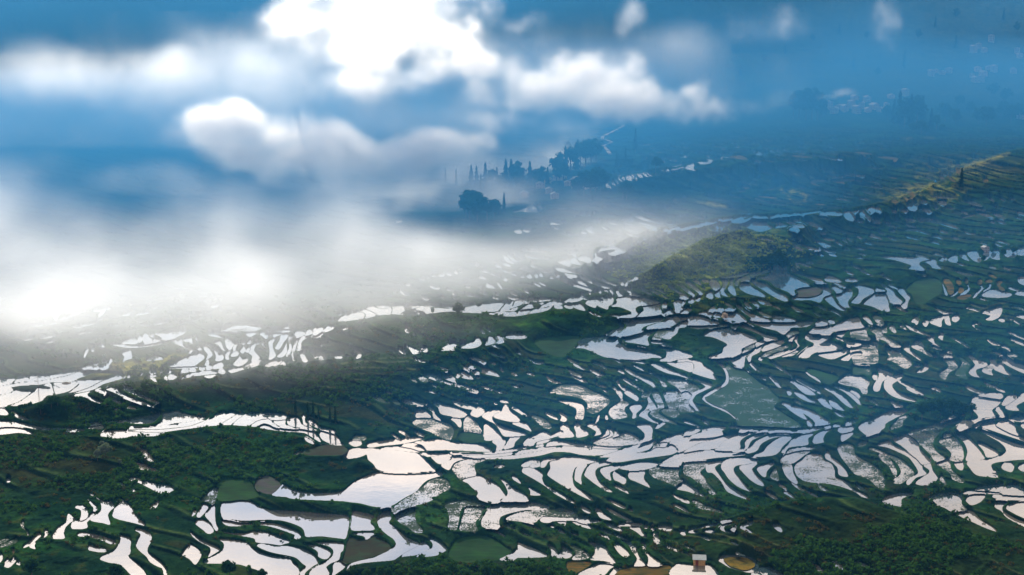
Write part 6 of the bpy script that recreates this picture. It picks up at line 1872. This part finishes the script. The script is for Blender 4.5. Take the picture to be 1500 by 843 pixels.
CM = mat_volume('cloud', (1, 1, 1), 1.0, .65); MM = mat_volume('mist', (.93, .965, 1), 1.0, .5)
cloud('cloud', [(470, 20, 62, 42, 2050, 60, 1), (540, 28, 85, 52, 2050, 75, 1), (610, 25, 75, 45, 2060, 75, 1), (655, 55, 60, 42, 2060, 60, 1), (560, 72, 75, 42, 2040, 70, 1), (500, 66, 55, 36, 2040, 60, 1), (690, 85, 42, 28, 2060, 45, 1), (640, 98, 62, 28, 2050, 55, 1), (718, 10, 20, 26, 2060, 20, .8), (740, 90, 24, 18, 2060, 20, .8), (500, -30, 90, 40, 2060, 60, 1), (620, -30, 90, 40, 2060, 60, 1), (560, 120, 80, 26, 2050, 45, .8)],
      3.2, .055, 2.9, 5.2, 54, 3, CM, thr=-.3, halo=.006, holes=[(603, 88, 18, 12)])
cloud('cloud', [(300, 195, 55, 40, 1800, 55, 1), (355, 186, 48, 32, 1800, 55, 1), (420, 200, 62, 36, 1800, 60, 1), (480, 214, 62, 35, 1805, 60, 1), (540, 228, 62, 33, 1810, 60, 1), (600, 222, 58, 28, 1820, 55, 1), (650, 212, 52, 24, 1830, 45, 1), (695, 196, 40, 20, 1840, 35, .9), (340, 226, 70, 26, 1790, 55, .9), (440, 238, 85, 24, 1790, 55, .9), (520, 250, 80, 22, 1790, 45, .8)],
      3.2, .090, 2.8, 5.0, 50, 13, CM, thr=-.7, halo=.007)
cloud('cloud', [(730, 172, 45, 18, 2080, 40, .9), (790, 138, 52, 32, 2100, 50, 1), (840, 125, 55, 38, 2100, 55, 1), (890, 130, 52, 36, 2110, 55, 1), (935, 138, 46, 28, 2110, 50, 1), (975, 148, 36, 24, 2110, 40, 1), (1010, 152, 34, 26, 2110, 35, .95), (860, 92, 34, 22, 2100, 30, .9), (910, 100, 34, 24, 2100, 30, .9), (700, 140, 34, 20, 2090, 25, .8), (1050, 160, 34, 20, 2110, 30, .6)],
      3.2, .070, 2.9, 5.2, 48, 23, CM, thr=-.55, halo=.006)
def hug(x, y): return float(base_d(np.array([[float(x)]]), np.array([[float(y)]]))[0, 0])
cloud('mist', [(x, y, rx, ry, hug(x, y) * .86, 95, st) for x, y, rx, ry, st in [(100, 345, 300, 80, 1), (370, 350, 270, 78, 1), (580, 384, 160, 40, .9), (120, 410, 320, 65, 1), (430, 415, 280, 58, .95), (150, 452, 460, 50, 1), (560, 420, 200, 40, .8), (-60, 380, 200, 90, .9)]], 7.0, .0050, 2.9, 5.0, 65, 33, MM, thr=-.6, halo=.0022)
cloud('mist', [(x, y, rx, ry, hug(x, y + 8) * .97, 80, 1) for x, y, rx, ry in [(760, 378, 110, 28), (850, 372, 90, 22), (900, 350, 70, 20)]], 7, .0075, 2.4, 4.0, 70, 43, MM, thr=-.4, halo=.0006)
cloud('mist', [(120, 105, 130, 42, 2000, 70, 1), (260, 115, 130, 45, 2010, 80, 1), (380, 110, 90, 60, 2020, 80, 1), (40, 262, 80, 34, 1850, 50, .9), (420, 272, 230, 34, 1700, 60, 1), (640, 262, 150, 34, 1720, 50, .9), (200, 262, 120, 26, 1720, 40, .8), (330, 160, 120, 26, 1960, 50, .7), (560, 165, 160, 40, 2000, 60, .9), (420, 140, 120, 40, 1980, 60, .9)], 7, .0050, 2.8, 5.0, 70, 53, MM, thr=-.5, halo=.0022)
cloud('mist', [(715, 296, 120, 36, hug(710, 318) + 55, 36, 1), (620, 300, 110, 40, hug(620, 318) + 40, 40, 1), (640, 246, 130, 40, hug(640, 270) + 45, 38, 1), (720, 246, 110, 36, hug(720, 272) + 50, 38, 1), (800, 228, 90, 36, hug(800, 260) + 50, 38, 1), (560, 280, 110, 40, hug(560, 300) + 40, 45, 1), (860, 200, 80, 30, hug(860, 230) + 50, 38, .9)], 6, .0260, 2.2, 3.6, 70, 57, MM, thr=-.4, halo=.0006)
cloud('mist', [(775, 38, 34, 16, 2080, 24, 1), (925, 24, 16, 26, 2080, 16, 1), (1060, 132, 50, 30, 2080, 34, 1), (1120, 152, 45, 16, 2080, 24, .9), (1290, 34, 18, 34, 2080, 20, .8), (1130, 40, 60, 20, 2080, 24, .7)], 4.5, .0110, 2.6, 5.5, 40, 63, MM, thr=-.1, halo=.0010)
cloud('mist', [(120, 180, 300, 110, 2240, 80, 1), (420, 150, 320, 110, 2240, 80, 1), (740, 120, 260, 80, 2260, 80, 1), (980, 120, 160, 60, 2270, 70, .8)], 8, .0050, 2.8, 5.5, 95, 67, MM, thr=-.1, halo=.0016)
cloud('mist', [(x, y, rx, ry, hug(x, y) * .9, 120, 1) for x, y, rx, ry in [(680, 385, 330, 60), (900, 350, 240, 45), (250, 470, 420, 50), (-20, 450, 260, 70)]], 9, .0010, 2.8, 4.0, 80, 71, MM, thr=-.6, halo=.0021)
cloud('smoke', [(1237, 136, 24, 8, 2180, 12, 1), (1215, 142, 16, 6, 2180, 8, 1)], 3, .03, 2.0, 3, 18, 73, MM)
cloud('smoke', [(756, 281, 6, 8, 1820, 6, 1), (763, 272, 7, 9, 1822, 6, 1), (772, 264, 9, 8, 1824, 6, 1)], 1.8, .08, 2.0, 2.5, 9, 83, MM)
HAZE_TOP = 480.0; HAZE_COL = (.020, .120, .285); HAZE_DENS = .00010; HAZE_G = 0.2; HAZE_ABS = (.3, .3, .3)
AIR = mat_volume('morning_air', (.023, .132, .302), 1.0, .25, (.3, .3, .3))
cloud('valley_haze', [(750, 258, 2000, 150, 1820, 1400, 2.4), (750, 49, 1900, 175, 3150, 760, 1.0)], 45, .0027, .7, 1.8, 420, 93, AIR)

# ------------------------------------------------------------------ the blue morning air
hv_ = []; hf_ = []; box(hv_, hf_, -2600, 2600, -60, 4700, float(Z.min()) - 1.0, HAZE_TOP)
hz = bpy.data.meshes.new('haze'); hz.from_pydata(hv_, [], hf_); hz.update()
HZM = mat_volume('haze', HAZE_COL, HAZE_DENS, HAZE_G, HAZE_ABS, '')
tag(link('haze', hz, HZM), kind='stuff')
